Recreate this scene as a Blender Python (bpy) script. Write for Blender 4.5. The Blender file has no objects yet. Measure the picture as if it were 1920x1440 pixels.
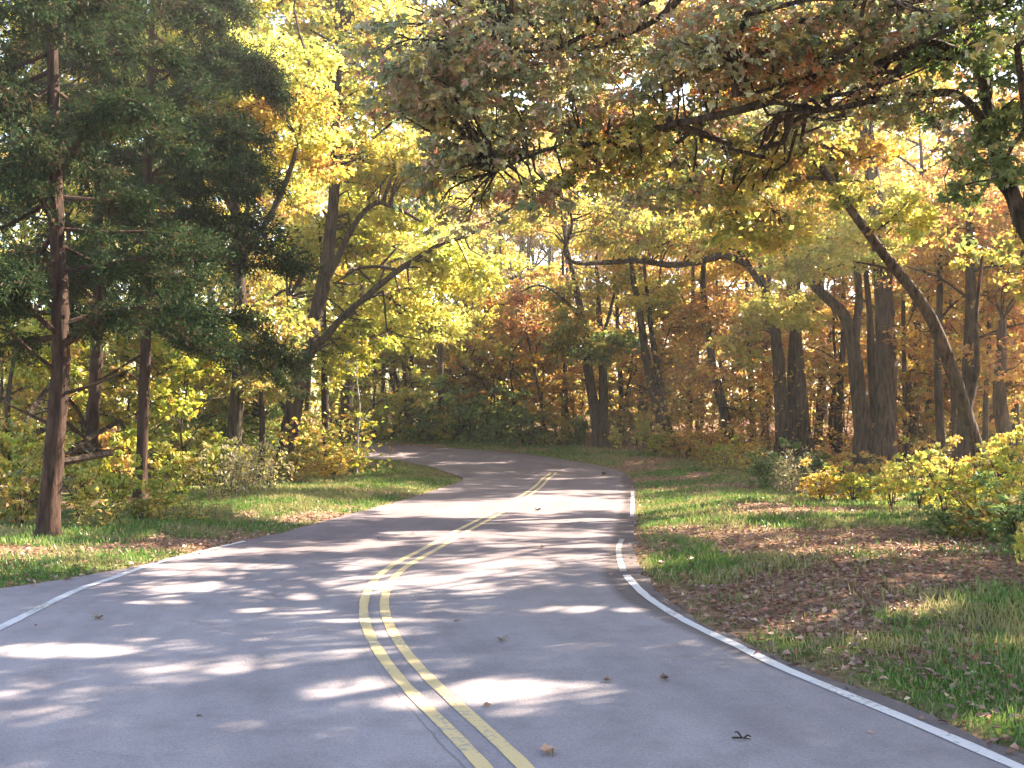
import bpy, bmesh, math, random
import numpy as np
from mathutils import Vector

S = bpy.context.scene
COL = S.collection
R = np.random.default_rng(11)
random.seed(5)

# ------------------------------------------------------------------ camera, sky, sun, exposure
F, CH, PITCH = 2000.0, 1.8, math.atan(85 / 2000)
cam = bpy.data.objects.new('camera', bpy.data.cameras.new('camera'))
COL.objects.link(cam)
cam.location = (0, 0, CH)
cam.rotation_euler = (math.pi / 2 + PITCH, 0, 0)
cam.data.sensor_width = 36
cam.data.lens = 36 * F / 1920
cam.data.clip_start, cam.data.clip_end = 0.1, 1500
S.camera = cam

SUN_EL, SUN_AZ = math.radians(37), math.radians(58)
world = bpy.data.worlds.new('World')
S.world = world
world.use_nodes = True
wn = world.node_tree.nodes
sky = wn.new('ShaderNodeTexSky')
sky.sky_type = 'NISHITA'
sky.sun_disc = False
sky.sun_elevation, sky.sun_rotation = SUN_EL, SUN_AZ
sky.air_density, sky.dust_density, sky.ozone_density = 1.0, 0.6, 1.5
wn['Background'].inputs['Strength'].default_value = 0.105
world.node_tree.links.new(sky.outputs[0], wn['Background'].inputs['Color'])

sun = bpy.data.objects.new('sun', bpy.data.lights.new('sun', 'SUN'))
COL.objects.link(sun)
sun.data.energy = 5.0
sun.data.angle = math.radians(0.53)
sun.data.color = (1, 0.93, 0.80)
sdir = Vector((math.sin(SUN_AZ) * math.cos(SUN_EL), math.cos(SUN_AZ) * math.cos(SUN_EL), math.sin(SUN_EL)))
sun.rotation_euler = (-sdir).to_track_quat('-Z', 'Y').to_euler()

vs = S.view_settings
vs.view_transform, vs.look, vs.gamma, vs.use_curve_mapping = 'Standard', 'None', 1.0, False
vs.exposure = 3.0
S.display_settings.display_device = 'sRGB'
vs.use_white_balance, vs.white_balance_temperature, vs.white_balance_tint = True, 7350, 15
cy = S.cycles
cy.max_bounces, cy.diffuse_bounces, cy.transmission_bounces, cy.glossy_bounces = 8, 5, 6, 2
cy.sample_clamp_indirect = 8
cy.use_denoising = True
cy.caustics_reflective = cy.caustics_refractive = False

# ------------------------------------------------------------------ terrain functions
_py = np.arange(-60, 600, 0.5)
_sl = np.interp(_py, [-60, 34, 50, 62, 80, 600], [0, 0, .085, .085, .015, .01])
_pz = np.cumsum(_sl) * 0.5
_pz -= np.interp(0, _py, _pz)


def g(x, y):
    return np.interp(y, _py, _pz)


_lat = R.random((256, 256))


def vn(x, y):
    x = np.asarray(x, float); y = np.asarray(y, float)
    xi, yi = np.floor(x).astype(int), np.floor(y).astype(int)
    fx, fy = x - xi, y - yi
    fx = fx * fx * (3 - 2 * fx); fy = fy * fy * (3 - 2 * fy)
    a = _lat[xi % 256, yi % 256]; b = _lat[(xi + 1) % 256, yi % 256]
    c = _lat[xi % 256, (yi + 1) % 256]; d = _lat[(xi + 1) % 256, (yi + 1) % 256]
    return (a * (1 - fx) + b * fx) * (1 - fy) + (c * (1 - fx) + d * fx) * fy


def fbm(x, y, s=1.0):
    return (vn(x / s, y / s) + .5 * vn(2.1 * x / s + 7, 2.1 * y / s + 3) + .25 * vn(4.3 * x / s + 1, 4.3 * y / s + 9)) / 1.75


CP, SP = math.cos(PITCH), math.sin(PITCH)


def P(px, py, d):
    """point at distance d (metres along +Y) seen at photo pixel px,py"""
    X, Y = (px - 960) / F, -(py - 720) / F
    k = d / (CP - Y * SP)
    return np.array([X * k, d, CH + (SP + Y * CP) * k])


def G(px, py):
    """where the ray of a photo pixel meets the ground"""
    ds = np.arange(2, 120, .05)
    X, Y = (px - 960) / F, -(py - 720) / F
    k = ds / (CP - Y * SP)
    z = CH + (SP + Y * CP) * k
    i = np.argmax(z <= g(0, ds)) if (z <= g(0, ds)).any() else len(ds) - 1
    return np.array([X * k[i], ds[i]])


def catmull(pts, n=8):
    p = np.asarray(pts, float)
    if len(p) < 3:
        t = np.linspace(0, 1, n + 1)[:, None]
        return p[0] * (1 - t) + p[-1] * t
    q = np.vstack([2 * p[0] - p[1], p, 2 * p[-1] - p[-2]])
    out = []
    t = np.linspace(0, 1, n, endpoint=False)[:, None]
    for i in range(1, len(q) - 2):
        a, b, c, d = q[i - 1], q[i], q[i + 1], q[i + 2]
        out.append(.5 * (2 * b + (c - a) * t + (2 * a - 5 * b + 4 * c - d) * t ** 2 + (3 * b - a - 3 * c + d) * t ** 3))
    return np.vstack(out + [p[-1:]])


def resample(p, step):
    s = np.concatenate([[0], np.cumsum(np.linalg.norm(np.diff(p, axis=0), axis=1))])
    q = np.arange(0, s[-1], step)
    return np.stack([np.interp(q, s, p[:, k]) for k in range(p.shape[1])], 1)


# ------------------------------------------------------------------ road course (centre and edges)
ctr_px = [(945, 1440), (900, 1392), (815, 1315), (762, 1262), (721, 1205), (701, 1162), (699, 1126), (712, 1095), (745, 1062),
          (790, 1039), (835, 1014), (870, 994), (910, 973), (959, 946), (1006, 915), (1023, 897)]
ctr = [(7, -22), (5, -12), (3, -5), (1.6, 0)] + [tuple(G(*p)) for p in ctr_px] + \
      [(1.6, 41.2), (.9, 44.2), (-2.4, 48.4), (-8.6, 52), (-15, 55.2), (-25, 59), (-45, 66), (-80, 76)]
ctr = resample(catmull(ctr, 10), .4)
for _ in range(6):
    ctr[1:-1] = (ctr[:-2] + 2 * ctr[1:-1] + ctr[2:]) / 4
tan = np.gradient(ctr, axis=0)
tan /= np.linalg.norm(tan, axis=1)[:, None]
nor = np.stack([tan[:, 1], -tan[:, 0]], 1)            # points to the right-hand verge
redge_px = [(1960, 1440), (1920, 1421), (1741, 1336), (1527, 1262), (1425, 1222), (1339, 1180), (1271, 1138), (1228, 1101), (1202, 1069), (1193, 1028),
            (1191, 985), (1190, 934), (1188, 906), (1172, 887), (1125, 873), (1083, 866), (1021, 855), (917, 845), (792, 837), (700, 832)]
ledge_px = [(-260, 1135), (0, 1098), (100, 1090), (210, 1070), (280, 1055), (350, 1040), (430, 1020), (550, 993), (625, 972), (710, 950), (780, 930), (850, 907),
            (868, 900), (850, 891), (808, 876), (767, 868), (733, 862)]
rline_px = [(1900, 1440), (1732, 1366), (1550, 1290), (1440, 1241), (1390, 1216), (1314, 1181), (1262, 1151), (1215, 1121), (1185, 1092), (1172, 1076)]
rline2_px = [(1185, 968), (1186, 945), (1186, 922)]
lline_px = [(-200, 1275), (0, 1178), (60, 1148), (150, 1104), (200, 1089), (250, 1070), (300, 1055), (350, 1042), (400, 1029), (470, 1012)]


def gpoly(px):
    return resample(catmull([G(*p) for p in px], 8), .1)


def offsets(px, default, sign):
    p = gpoly(px)
    out = np.full(len(ctr), np.nan)
    for i in range(len(ctr)):
        dlt = p - ctr[i]
        t, s = np.abs(dlt @ tan[i]), (dlt @ nor[i]) * sign
        m = (t < .25) & (s > .8) & (s < 7)
        if m.any():
            out[i] = s[m].min()
    ok = ~np.isnan(out)
    idx = np.arange(len(ctr))
    f = np.interp(idx, idx[ok], out[ok])
    first, last = idx[ok][0], idx[ok][-1]
    w = np.clip((first - idx) / 12, 0, 1) + np.clip((idx - last) / 12, 0, 1)
    f = f * (1 - w) + default * w
    for _ in range(4):
        f[1:-1] = (f[:-2] + 2 * f[1:-1] + f[2:]) / 4
    return f


offR = offsets(redge_px, 2.95, 1)
offL = offsets(ledge_px, 3.3, -1)


def road_dist(x, y):
    """metres outside the asphalt (negative inside)"""
    x = np.asarray(x, float); y = np.asarray(y, float)
    out = np.empty(x.size)
    xf, yf = x.ravel(), y.ravel()
    for a in range(0, x.size, 20000):
        dx = xf[a:a + 20000, None] - ctr[None, :, 0]; dy = yf[a:a + 20000, None] - ctr[None, :, 1]
        d2 = dx * dx + dy * dy
        i = d2.argmin(1)
        k = np.arange(len(i))
        s = dx[k, i] * nor[i, 0] + dy[k, i] * nor[i, 1]
        dist = np.sqrt(d2[k, i])
        out[a:a + 20000] = np.where(s > 0, dist - offR[i], dist - offL[i])
    return out.reshape(x.shape)


def ground(x, y, rd=None):
    rd = road_dist(x, y) if rd is None else rd
    w = np.clip(rd / 2.5, 0, 1)
    w = w * w * (3 - 2 * w)
    bump = (fbm(x, y, 5.0) - .5) * .35 + (fbm(x + 50, y, .9) - .5) * .07
    edge = np.where(rd < .02, -.05, -.03 + .02 * np.clip(rd / .4, 0, 1))
    return g(x, y) + edge + bump * w + .10 * w


def grassiness(x, y, rd):
    n = fbm(x + 31, y * 1.0 + 17, 2.6)
    n = n + .35 * (fbm(x, y, .6) - .5)
    n = n - .05 - .06 * np.clip((rd - 2.5) / 5, 0, 3)
    n = n + np.where(x < 0, .16, 0) - np.where((x > 0) & (y < 17.5) & (y > 11.8) & (rd > 1.2), .04, 0) + np.where((x > 0) & ((y < 11.8) | (y > 17.5) | (rd < 1.2)), .05, 0) + np.where((x > 0) & (y < 11.5), .10, 0) + np.where((x > 0) & (rd < 2), .06, 0) + np.where((x > 0) & (y > 19) & (y < 27) & (rd > 2), .10, 0)
    return np.clip((n - .42) / .16, 0, 1)


# ------------------------------------------------------------------ materials
def mat(name):
    m = bpy.data.materials.new(name)
    m.use_nodes = True
    nt = m.node_tree
    nt.nodes.clear()
    return m, nt, nt.nodes.new('ShaderNodeOutputMaterial')


def node(nt, t, **kw):
    n = nt.nodes.new(t)
    for k, v in kw.items():
        if k in n.inputs:
            n.inputs[k].default_value = v
        else:
            setattr(n, k, v)
    return n


def ramp(nt, src, stops):
    r = nt.nodes.new('ShaderNodeValToRGB')
    e = r.color_ramp.elements
    while len(e) < len(stops):
        e.new(.5)
    for q, (p, c) in zip(e, stops):
        q.position = p; q.color = (*c, 1)
    nt.links.new(src, r.inputs[0])
    return r.outputs[0]


def mixc(nt, a, b, f, mode='MIX'):
    m = nt.nodes.new('ShaderNodeMix')
    m.data_type, m.blend_type = 'RGBA', mode
    for s, v in ((m.inputs[6], a), (m.inputs[7], b), (m.inputs[0], f)):
        if hasattr(v, 'is_linked'):
            nt.links.new(v, s)
        elif isinstance(v, (int, float)):
            s.default_value = v
        else:
            s.default_value = (*v, 1)
    return m.outputs[2]


def leaf_mat(name, trans, gloss):
    m, nt, out = mat(name)
    L = nt.links.new
    a = node(nt, 'ShaderNodeAttribute', attribute_name='Col')
    oi = node(nt, 'ShaderNodeObjectInfo')
    c = mixc(nt, a.outputs['Color'], oi.outputs['Color'], 1.0, 'MULTIPLY')
    d = node(nt, 'ShaderNodeBsdfDiffuse'); L(c, d.inputs[0])
    t = node(nt, 'ShaderNodeBsdfTranslucent'); L(c, t.inputs[0])
    mx = node(nt, 'ShaderNodeMixShader'); mx.inputs[0].default_value = trans
    L(d.outputs[0], mx.inputs[1]); L(t.outputs[0], mx.inputs[2])
    gl = node(nt, 'ShaderNodeBsdfGlossy'); gl.inputs['Roughness'].default_value = .42
    m2 = node(nt, 'ShaderNodeMixShader'); m2.inputs[0].default_value = gloss
    L(mx.outputs[0], m2.inputs[1]); L(gl.outputs[0], m2.inputs[2])
    L(m2.outputs[0], out.inputs[0])
    return m


LEAF = leaf_mat('leaf', .56, .045)
NEEDLE = leaf_mat('cedar_foliage', .28, .006)
OAKLEAF = leaf_mat('oak_leaf', .50, .085)
BLADE = leaf_mat('grass_blade', .40, .03)
LITTER = leaf_mat('dry_leaf', .15, .05)


def bark_mat(name, dark, light, moss):
    m, nt, out = mat(name)
    L = nt.links.new
    tc = node(nt, 'ShaderNodeTexCoord')
    mp = node(nt, 'ShaderNodeMapping'); mp.inputs['Scale'].default_value = (1, 1, .16)
    L(tc.outputs['Object'], mp.inputs[0])
    n1 = node(nt, 'ShaderNodeTexNoise', Scale=11.0, Detail=7.0, Roughness=.72); L(mp.outputs[0], n1.inputs['Vector'])
    n2 = node(nt, 'ShaderNodeTexNoise', Scale=1.3, Detail=3.0); L(tc.outputs['Object'], n2.inputs['Vector'])
    c = ramp(nt, n1.outputs[0], [(.40, dark), (.60, light)])
    f = node(nt, 'ShaderNodeMapRange'); f.inputs[1].default_value, f.inputs[2].default_value, f.inputs[4].default_value = .5, .72, .55
    L(n2.outputs[0], f.inputs[0])
    c = mixc(nt, c, moss, f.outputs[0])
    b = node(nt, 'ShaderNodeBsdfPrincipled'); b.inputs['Roughness'].default_value = .92
    b.inputs['Specular IOR Level'].default_value = .15
    L(c, b.inputs['Base Color'])
    bp = node(nt, 'ShaderNodeBump', Strength=1.0, Distance=.11); L(n1.outputs[0], bp.inputs['Height']); L(bp.outputs[0], b.inputs['Normal'])
    L(b.outputs[0], out.inputs[0])
    return m


BARK = bark_mat('oak_bark', (.014, .010, .008), (.125, .088, .066), (.07, .068, .04))
BARK_D = bark_mat('dark_bark', (.012, .009, .008), (.095, .068, .052), (.06, .058, .032))
BARK_C = bark_mat('cedar_bark', (.022, .013, .010), (.088, .050, .036), (.06, .042, .032))
BARK_P = bark_mat('pale_bark', (.16, .14, .12), (.42, .39, .35), (.25, .24, .18))


def road_mat():
    m, nt, out = mat('asphalt')
    L = nt.links.new
    tc = node(nt, 'ShaderNodeTexCoord')
    big = node(nt, 'ShaderNodeTexNoise', Scale=.28, Detail=4.0, Roughness=.6); L(tc.outputs['Object'], big.inputs['Vector'])
    fine = node(nt, 'ShaderNodeTexNoise', Scale=45.0, Detail=3.0, Roughness=.8); L(tc.outputs['Object'], fine.inputs['Vector'])
    agg = node(nt, 'ShaderNodeTexVoronoi', Scale=70.0); L(tc.outputs['Object'], agg.inputs['Vector'])
    uv = node(nt, 'ShaderNodeUVMap', uv_map='lane')
    sp = node(nt, 'ShaderNodeSeparateXYZ'); L(uv.outputs[0], sp.inputs[0])
    base = ramp(nt, big.outputs[0], [(.3, (.185, .166, .172)), (.7, (.245, .222, .228))])
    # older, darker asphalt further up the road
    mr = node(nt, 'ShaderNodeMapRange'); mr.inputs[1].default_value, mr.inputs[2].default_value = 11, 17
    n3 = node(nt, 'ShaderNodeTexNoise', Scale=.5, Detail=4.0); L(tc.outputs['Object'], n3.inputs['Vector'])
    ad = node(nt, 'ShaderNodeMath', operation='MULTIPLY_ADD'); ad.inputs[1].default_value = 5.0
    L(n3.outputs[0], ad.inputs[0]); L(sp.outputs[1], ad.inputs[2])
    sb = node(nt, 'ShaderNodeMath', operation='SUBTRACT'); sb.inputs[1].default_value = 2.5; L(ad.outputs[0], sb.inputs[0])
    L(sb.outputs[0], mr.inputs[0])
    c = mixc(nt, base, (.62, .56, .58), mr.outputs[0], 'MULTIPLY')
    # oil-dark band along each wheel path, light and broken
    ag = ramp(nt, agg.outputs['Distance'], [(.0, (.72, .72, .74)), (.55, (1.14, 1.13, 1.12))])
    c = mixc(nt, c, ag, .75, 'MULTIPLY')
    c = mixc(nt, c, ramp(nt, fine.outputs[0], [(.3, (.78, .78, .78)), (.7, (1.15, 1.15, 1.15))]), .8, 'MULTIPLY')
    # dirty dark strip outside the white edge line
    de = node(nt, 'ShaderNodeMapRange'); de.inputs[1].default_value, de.inputs[2].default_value = 2.60, 2.72
    dw = node(nt, 'ShaderNodeMath', operation='MULTIPLY_ADD'); dw.inputs[1].default_value = .25; L(n3.outputs[0], dw.inputs[0]); L(sp.outputs[0], dw.inputs[2])
    ds = node(nt, 'ShaderNodeMath', operation='SUBTRACT'); ds.inputs[1].default_value = .125; L(dw.outputs[0], ds.inputs[0]); L(ds.outputs[0], de.inputs[0])
    c = mixc(nt, c, (.5, .46, .44), de.outputs[0], 'MULTIPLY')
    st = node(nt, 'ShaderNodeTexNoise', Scale=2.2, Detail=6.0, Roughness=.7); L(tc.outputs['Object'], st.inputs['Vector'])
    c = mixc(nt, c, ramp(nt, st.outputs[0], [(.30, (.78, .77, .77)), (.55, (1.04, 1.04, 1.04))]), .9, 'MULTIPLY')
    # cracks
    vo = node(nt, 'ShaderNodeTexVoronoi', Scale=.22, feature='DISTANCE_TO_EDGE')
    wv = node(nt, 'ShaderNodeTexNoise', Scale=1.2, Detail=4.0); L(tc.outputs['Object'], wv.inputs['Vector'])
    va = node(nt, 'ShaderNodeVectorMath', operation='MULTIPLY_ADD'); va.inputs[1].default_value = (.9, .9, 0)
    L(wv.outputs['Color'], va.inputs[0]); L(tc.outputs['Object'], va.inputs[2]); L(va.outputs[0], vo.inputs['Vector'])
    ck = ramp(nt, vo.outputs['Distance'], [(.0, (.45, .45, .45)), (.0035, (1, 1, 1))])
    c = mixc(nt, c, ck, .12, 'MULTIPLY')
    # joint beside the centre line: a thin dark seam on the left of the yellow lines, near the camera
    j = node(nt, 'ShaderNodeMath', operation='ADD'); j.inputs[1].default_value = .215
    L(sp.outputs[0], j.inputs[0])
    wob = node(nt, 'ShaderNodeMath', operation='MULTIPLY_ADD'); wob.inputs[1].default_value = .05; wob.inputs[2].default_value = -.025
    w2 = node(nt, 'ShaderNodeTexNoise', Scale=3.0, Detail=5.0); L(tc.outputs['Object'], w2.inputs['Vector']); L(w2.outputs[0], wob.inputs[0])
    j2 = node(nt, 'ShaderNodeMath', operation='ADD'); L(j.outputs[0], j2.inputs[0]); L(wob.outputs[0], j2.inputs[1])
    ja = node(nt, 'ShaderNodeMath', operation='ABSOLUTE'); L(j2.outputs[0], ja.inputs[0])
    seam = ramp(nt, ja.outputs[0], [(.004, (.35, .34, .33)), (.011, (1, 1, 1))])
    sf = node(nt, 'ShaderNodeMapRange'); sf.inputs[1].default_value, sf.inputs[2].default_value, sf.inputs[3].default_value, sf.inputs[4].default_value = 6.5, 9.0, .6, 0
    L(sp.outputs[1], sf.inputs[0])
    c = mixc(nt, c, seam, sf.outputs[0], 'MULTIPLY')
    # long faint streaks along the lanes where tyres run
    tm = node(nt, 'ShaderNodeMapping'); tm.inputs['Scale'].default_value = (1.3, .035, 1); L(uv.outputs[0], tm.inputs[0])
    tn = node(nt, 'ShaderNodeTexNoise', Scale=1.0, Detail=4.0, Roughness=.6); L(tm.outputs[0], tn.inputs['Vector'])
    c = mixc(nt, c, ramp(nt, tn.outputs[0], [(.32, (.80, .79, .80)), (.66, (1.12, 1.12, 1.11))]), .8, 'MULTIPLY')
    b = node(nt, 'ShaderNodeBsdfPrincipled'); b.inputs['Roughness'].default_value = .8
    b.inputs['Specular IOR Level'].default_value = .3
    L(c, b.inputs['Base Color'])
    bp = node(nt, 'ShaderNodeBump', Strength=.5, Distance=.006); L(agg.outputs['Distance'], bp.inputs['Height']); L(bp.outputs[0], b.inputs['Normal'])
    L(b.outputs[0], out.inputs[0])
    return m


def paint_mat(name, col, wear):
    m, nt, out = mat(name)
    L = nt.links.new
    tc = node(nt, 'ShaderNodeTexCoord')
    n = node(nt, 'ShaderNodeTexNoise', Scale=22.0, Detail=6.0, Roughness=.75); L(tc.outputs['Object'], n.inputs['Vector'])
    n2 = node(nt, 'ShaderNodeTexNoise', Scale=1.6, Detail=3.0); L(tc.outputs['Object'], n2.inputs['Vector'])
    ad = node(nt, 'ShaderNodeMath', operation='MULTIPLY_ADD'); ad.inputs[1].default_value = .6; L(n2.outputs[0], ad.inputs[0]); L(n.outputs[0], ad.inputs[2])
    c = ramp(nt, ad.outputs[0], [(wear, (.20, .195, .19)), (wear + .14, col)])
    b = node(nt, 'ShaderNodeBsdfPrincipled'); b.inputs['Roughness'].default_value = .6
    L(c, b.inputs['Base Color']); L(b.outputs[0], out.inputs[0])
    return m


def ground_mat():
    m, nt, out = mat('forest_floor')
    L = nt.links.new
    tc = node(nt, 'ShaderNodeTexCoord')
    a = node(nt, 'ShaderNodeAttribute', attribute_name='grass')
    n = node(nt, 'ShaderNodeTexNoise', Scale=9.0, Detail=6.0, Roughness=.75); L(tc.outputs['Object'], n.inputs['Vector'])
    v = node(nt, 'ShaderNodeTexVoronoi', Scale=14.0); L(tc.outputs['Object'], v.inputs['Vector'])
    v2 = node(nt, 'ShaderNodeTexVoronoi', Scale=9.0); L(tc.outputs['Object'], v2.inputs['Vector'])
    lit = ramp(nt, v.outputs['Color'], [(.1, (.07, .042, .03)), (.45, (.20, .115, .08)), (.8, (.33, .20, .14))])
    lit = mixc(nt, lit, ramp(nt, v2.outputs['Color'], [(.2, (.10, .06, .04)), (.8, (.30, .20, .13))]), .4)
    gr = ramp(nt, n.outputs[0], [(.3, (.035, .065, .015)), (.55, (.075, .125, .03)), (.75, (.14, .17, .05))])
    c = mixc(nt, lit, gr, a.outputs['Fac'])
    b = node(nt, 'ShaderNodeBsdfDiffuse'); L(c, b.inputs[0])
    bp = node(nt, 'ShaderNodeBump', Strength=.8, Distance=.04); L(n.outputs[0], bp.inputs['Height']); L(bp.outputs[0], b.inputs['Normal'])
    L(b.outputs[0], out.inputs[0])
    return m


# ------------------------------------------------------------------ mesh building
class MB:
    def __init__(s):
        s.v, s.q, s.m, s.c, s.n = [], [], [], [], 0

    def add(s, v, q, mi=0, col=None):
        s.v.append(np.asarray(v, np.float32)); s.q.append(np.asarray(q, np.int32) + s.n)
        s.m.append(np.full(len(q), mi, np.int32))
        c = np.ones((len(v), 4), np.float32)
        if col is not None:
            c[:, :3] = col
        s.c.append(c); s.n += len(v)

    def mesh(s, name, mats, origin=(0, 0, 0), smooth=False):
        v = np.vstack(s.v) - np.asarray(origin, np.float32); q = np.vstack(s.q); k = q.shape[1]
        me = bpy.data.meshes.new(name)
        me.vertices.add(len(v)); me.vertices.foreach_set('co', v.ravel())
        me.loops.add(q.size); me.loops.foreach_set('vertex_index', q.ravel())
        me.polygons.add(len(q))
        me.polygons.foreach_set('loop_start', np.arange(0, q.size, k, dtype=np.int32))
        me.polygons.foreach_set('loop_total', np.full(len(q), k, np.int32))
        me.polygons.foreach_set('material_index', np.concatenate(s.m))
        me.polygons.foreach_set('use_smooth', np.full(len(q), smooth, bool))
        at = me.attributes.new('Col', 'FLOAT_COLOR', 'POINT'); at.data.foreach_set('color', np.vstack(s.c).ravel())
        for x in mats:
            me.materials.append(x)
        me.update(); me.validate()
        return me


def link(name, data, parent=None, loc=(0, 0, 0), **props):
    o = bpy.data.objects.new(name, data)
    COL.objects.link(o)
    o.location = loc
    if parent:
        o.parent = parent
    for k, v in props.items():
        if v is not None:
            o[k] = v
    return o


def tube(mb, pts, r0, r1, sides=8, flare=0.0, mi=0, rough=.06, n=5, power=.8):
    p = catmull(pts, n)
    t = np.gradient(p, axis=0)
    t /= np.linalg.norm(t, axis=1)[:, None] + 1e-9
    s = np.concatenate([[0], np.cumsum(np.linalg.norm(np.diff(p, axis=0), axis=1))])
    u = s / s[-1]
    r = r1 + (r0 - r1) * (1 - u) ** power + flare * r0 * np.exp(-s / (r0 * 1.6))
    ref = np.array([0, 1., 0]) if abs(t[0][1]) < .8 else np.array([1., 0, 0])
    a = np.cross(t, ref); a /= np.linalg.norm(a, axis=1)[:, None] + 1e-9
    b = np.cross(t, a)
    th = np.linspace(0, 2 * np.pi, sides, endpoint=False)
    k = len(p)
    rr = r[:, None] * (1 + rough * R.standard_normal((k, sides)) + (flare * .35 * np.exp(-s / (r0 * 2)))[:, None] * np.sin(th * 5 + R.random() * 6))
    v = p[:, None, :] + rr[..., None] * (np.cos(th)[None, :, None] * a[:, None, :] + np.sin(th)[None, :, None] * b[:, None, :])
    i = np.arange(k - 1)[:, None] * sides; j = np.arange(sides)[None, :]; j2 = (j + 1) % sides
    q = np.stack([i + j, i + j2, i + sides + j2, i + sides + j], -1).reshape(-1, 4)
    mb.add(v.reshape(-1, 3), q, mi)
    return p


def unit(a):
    return a / (np.linalg.norm(a, axis=-1, keepdims=True) + 1e-9)


def leaves(mb, pos, axis, nrm, L, W, col, mi=0, lobed=False):
    n = len(pos)
    t = unit(axis)
    b = unit(np.cross(nrm, t)); nn = np.cross(t, b)
    L = np.broadcast_to(L, n)[:, None]; W = np.broadcast_to(W, n)[:, None]

    def kite(p0, t, b, L, W, col):
        v = np.stack([p0, p0 + t * L * .5 + b * W * .5 + nn * W * .14, p0 + t * L - nn * L * .12, p0 + t * L * .5 - b * W * .5 + nn * W * .14], 1)
        q = np.arange(4 * len(p0)).reshape(-1, 4)
        mb.add(v.reshape(-1, 3), q, mi, np.repeat(col, 4, 0))
    if not lobed:
        kite(pos, t, b, L, W, col)
    else:
        kite(pos, t, b, L, W * .62, col)
        for sg in (-1, 1):
            t2 = unit(t * .75 + b * sg * .8)
            kite(pos + t * L * .22, t2, np.cross(nn, t2), L * .55, W * .42, col)


PAL = {
    'yellow': [(.60, .47, .09, 3), (.50, .46, .09, 3), (.34, .39, .08, 2.6), (.52, .30, .08, 1.6), (.20, .25, .06, 1.2)],
    'lime': [(.42, .44, .06, 4), (.58, .48, .06, 2.5), (.24, .32, .05, 2.5), (.55, .32, .05, .7)],
    'gold': [(.60, .37, .06, 3), (.58, .46, .08, 2.4), (.50, .27, .07, 1.6), (.34, .34, .07, 1.6), (.40, .19, .07, .8)],
    'rust': [(.50, .25, .08, 3), (.58, .35, .08, 3), (.38, .16, .07, 1.8), (.56, .44, .09, 1.8), (.30, .30, .08, 1.4)],
    'red': [(.46, .16, .06, 2), (.54, .27, .07, 2), (.40, .24, .09, 2), (.30, .28, .08, 1.3)],
    'olive': [(.26, .27, .06, 3), (.40, .33, .07, 2.4), (.42, .22, .07, 1.6), (.16, .20, .06, 1.6), (.55, .42, .07, 1)],
    'oak': [(.27, .30, .14, 3), (.36, .35, .19, 2.4), (.46, .31, .19, 2), (.46, .22, .13, 1), (.20, .26, .11, 1.6), (.52, .44, .13, 1.5)],
    'green': [(.11, .18, .05, 3), (.16, .25, .07, 2), (.28, .33, .09, 1.2)],
    'bright': [(.66, .58, .13, 3), (.56, .55, .11, 3), (.38, .45, .09, 2), (.58, .40, .10, .8)],  # palette for sunlit leaves: the sunlight is put into the colour
    'dry': [(.32, .26, .14, 3), (.40, .34, .19, 2), (.22, .20, .09, 2), (.24, .26, .08, 1.5)],
    'cedar': [(.024, .044, .018, 3), (.034, .058, .022, 2), (.055, .068, .026, .8), (.075, .050, .026, .6)],
    'litter': [(.20, .105, .075, 3), (.28, .16, .11, 2.5), (.13, .07, .05, 2.5), (.38, .26, .18, .9), (.28, .10, .06, .7)],
    'blade': [(.07, .15, .03, 3), (.11, .19, .04, 3), (.18, .23, .06, 1.5), (.27, .24, .10, .7)],
}


def colors(pal, n, per=None):
    """leaf colours; per = group index of each leaf, so that whole sprays lean to one colour"""
    a = np.array(PAL[pal]); w = a[:, 3] / a[:, 3].sum()
    i = R.choice(len(a), n, p=w)
    if per is not None:
        ng = per.max() + 1
        gi = R.choice(len(a), ng, p=w)[per]
        i = np.where(R.random(n) < .6, gi, i)
    c = a[i, :3] * (1 + .16 * R.standard_normal((n, 1)))
    return np.clip(c + .02 * R.standard_normal((n, 3)) * a[i, :3], .01, .85)


def clump(mb, c, r, n, pal, size, flat=.6, lobed=False, mi=0, droop=.25):
    """leaves gathered in small sprays inside one rounded clump"""
    k = max(4, n // 22)
    d = unit(R.standard_normal((k, 3))) * (R.random((k, 1)) ** .45) * r
    d[:, 2] *= flat
    gi = R.integers(0, k, n)
    off = R.standard_normal((n, 3)) * r * .17
    off[:, 2] *= .45
    pos = c + d[gi] + off
    out = unit(d[gi] + .4 * r * R.standard_normal((n, 3)))
    ax = unit(out * [1, 1, .5] + [0, 0, -droop] + .5 * R.standard_normal((n, 3)))
    nr = unit(np.array([0, 0, 1.]) + .65 * R.standard_normal((n, 3)))
    L = size * R.uniform(.65, 1.25, n)
    leaves(mb, pos, ax, nr, L, L * R.uniform(.55, .8, n), colors(pal, n, gi), mi, lobed)
    return c + d


def twig(mb, a, b, r, mi):
    a, b = np.asarray(a), np.asarray(b)
    ln = np.linalg.norm(b - a)
    m1 = a * .65 + b * .35 + R.standard_normal(3) * ln * .08 + [0, 0, ln * .10]
    m2 = a * .3 + b * .7 + R.standard_normal(3) * ln * .08 + [0, 0, ln * .06]
    tube(mb, [a, m1, m2, b], r, r * .3, 4, 0, mi, .05, 2, 1.0)
    return [m1, m2]


def near(limbs, c):
    allp = np.vstack([l[len(l) // 4:] for l in limbs])
    d = allp - c
    cost = np.linalg.norm(d, axis=1) + .6 * np.clip(d[:, 2], 0, None)
    return allp[cost.argmin()]


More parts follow.
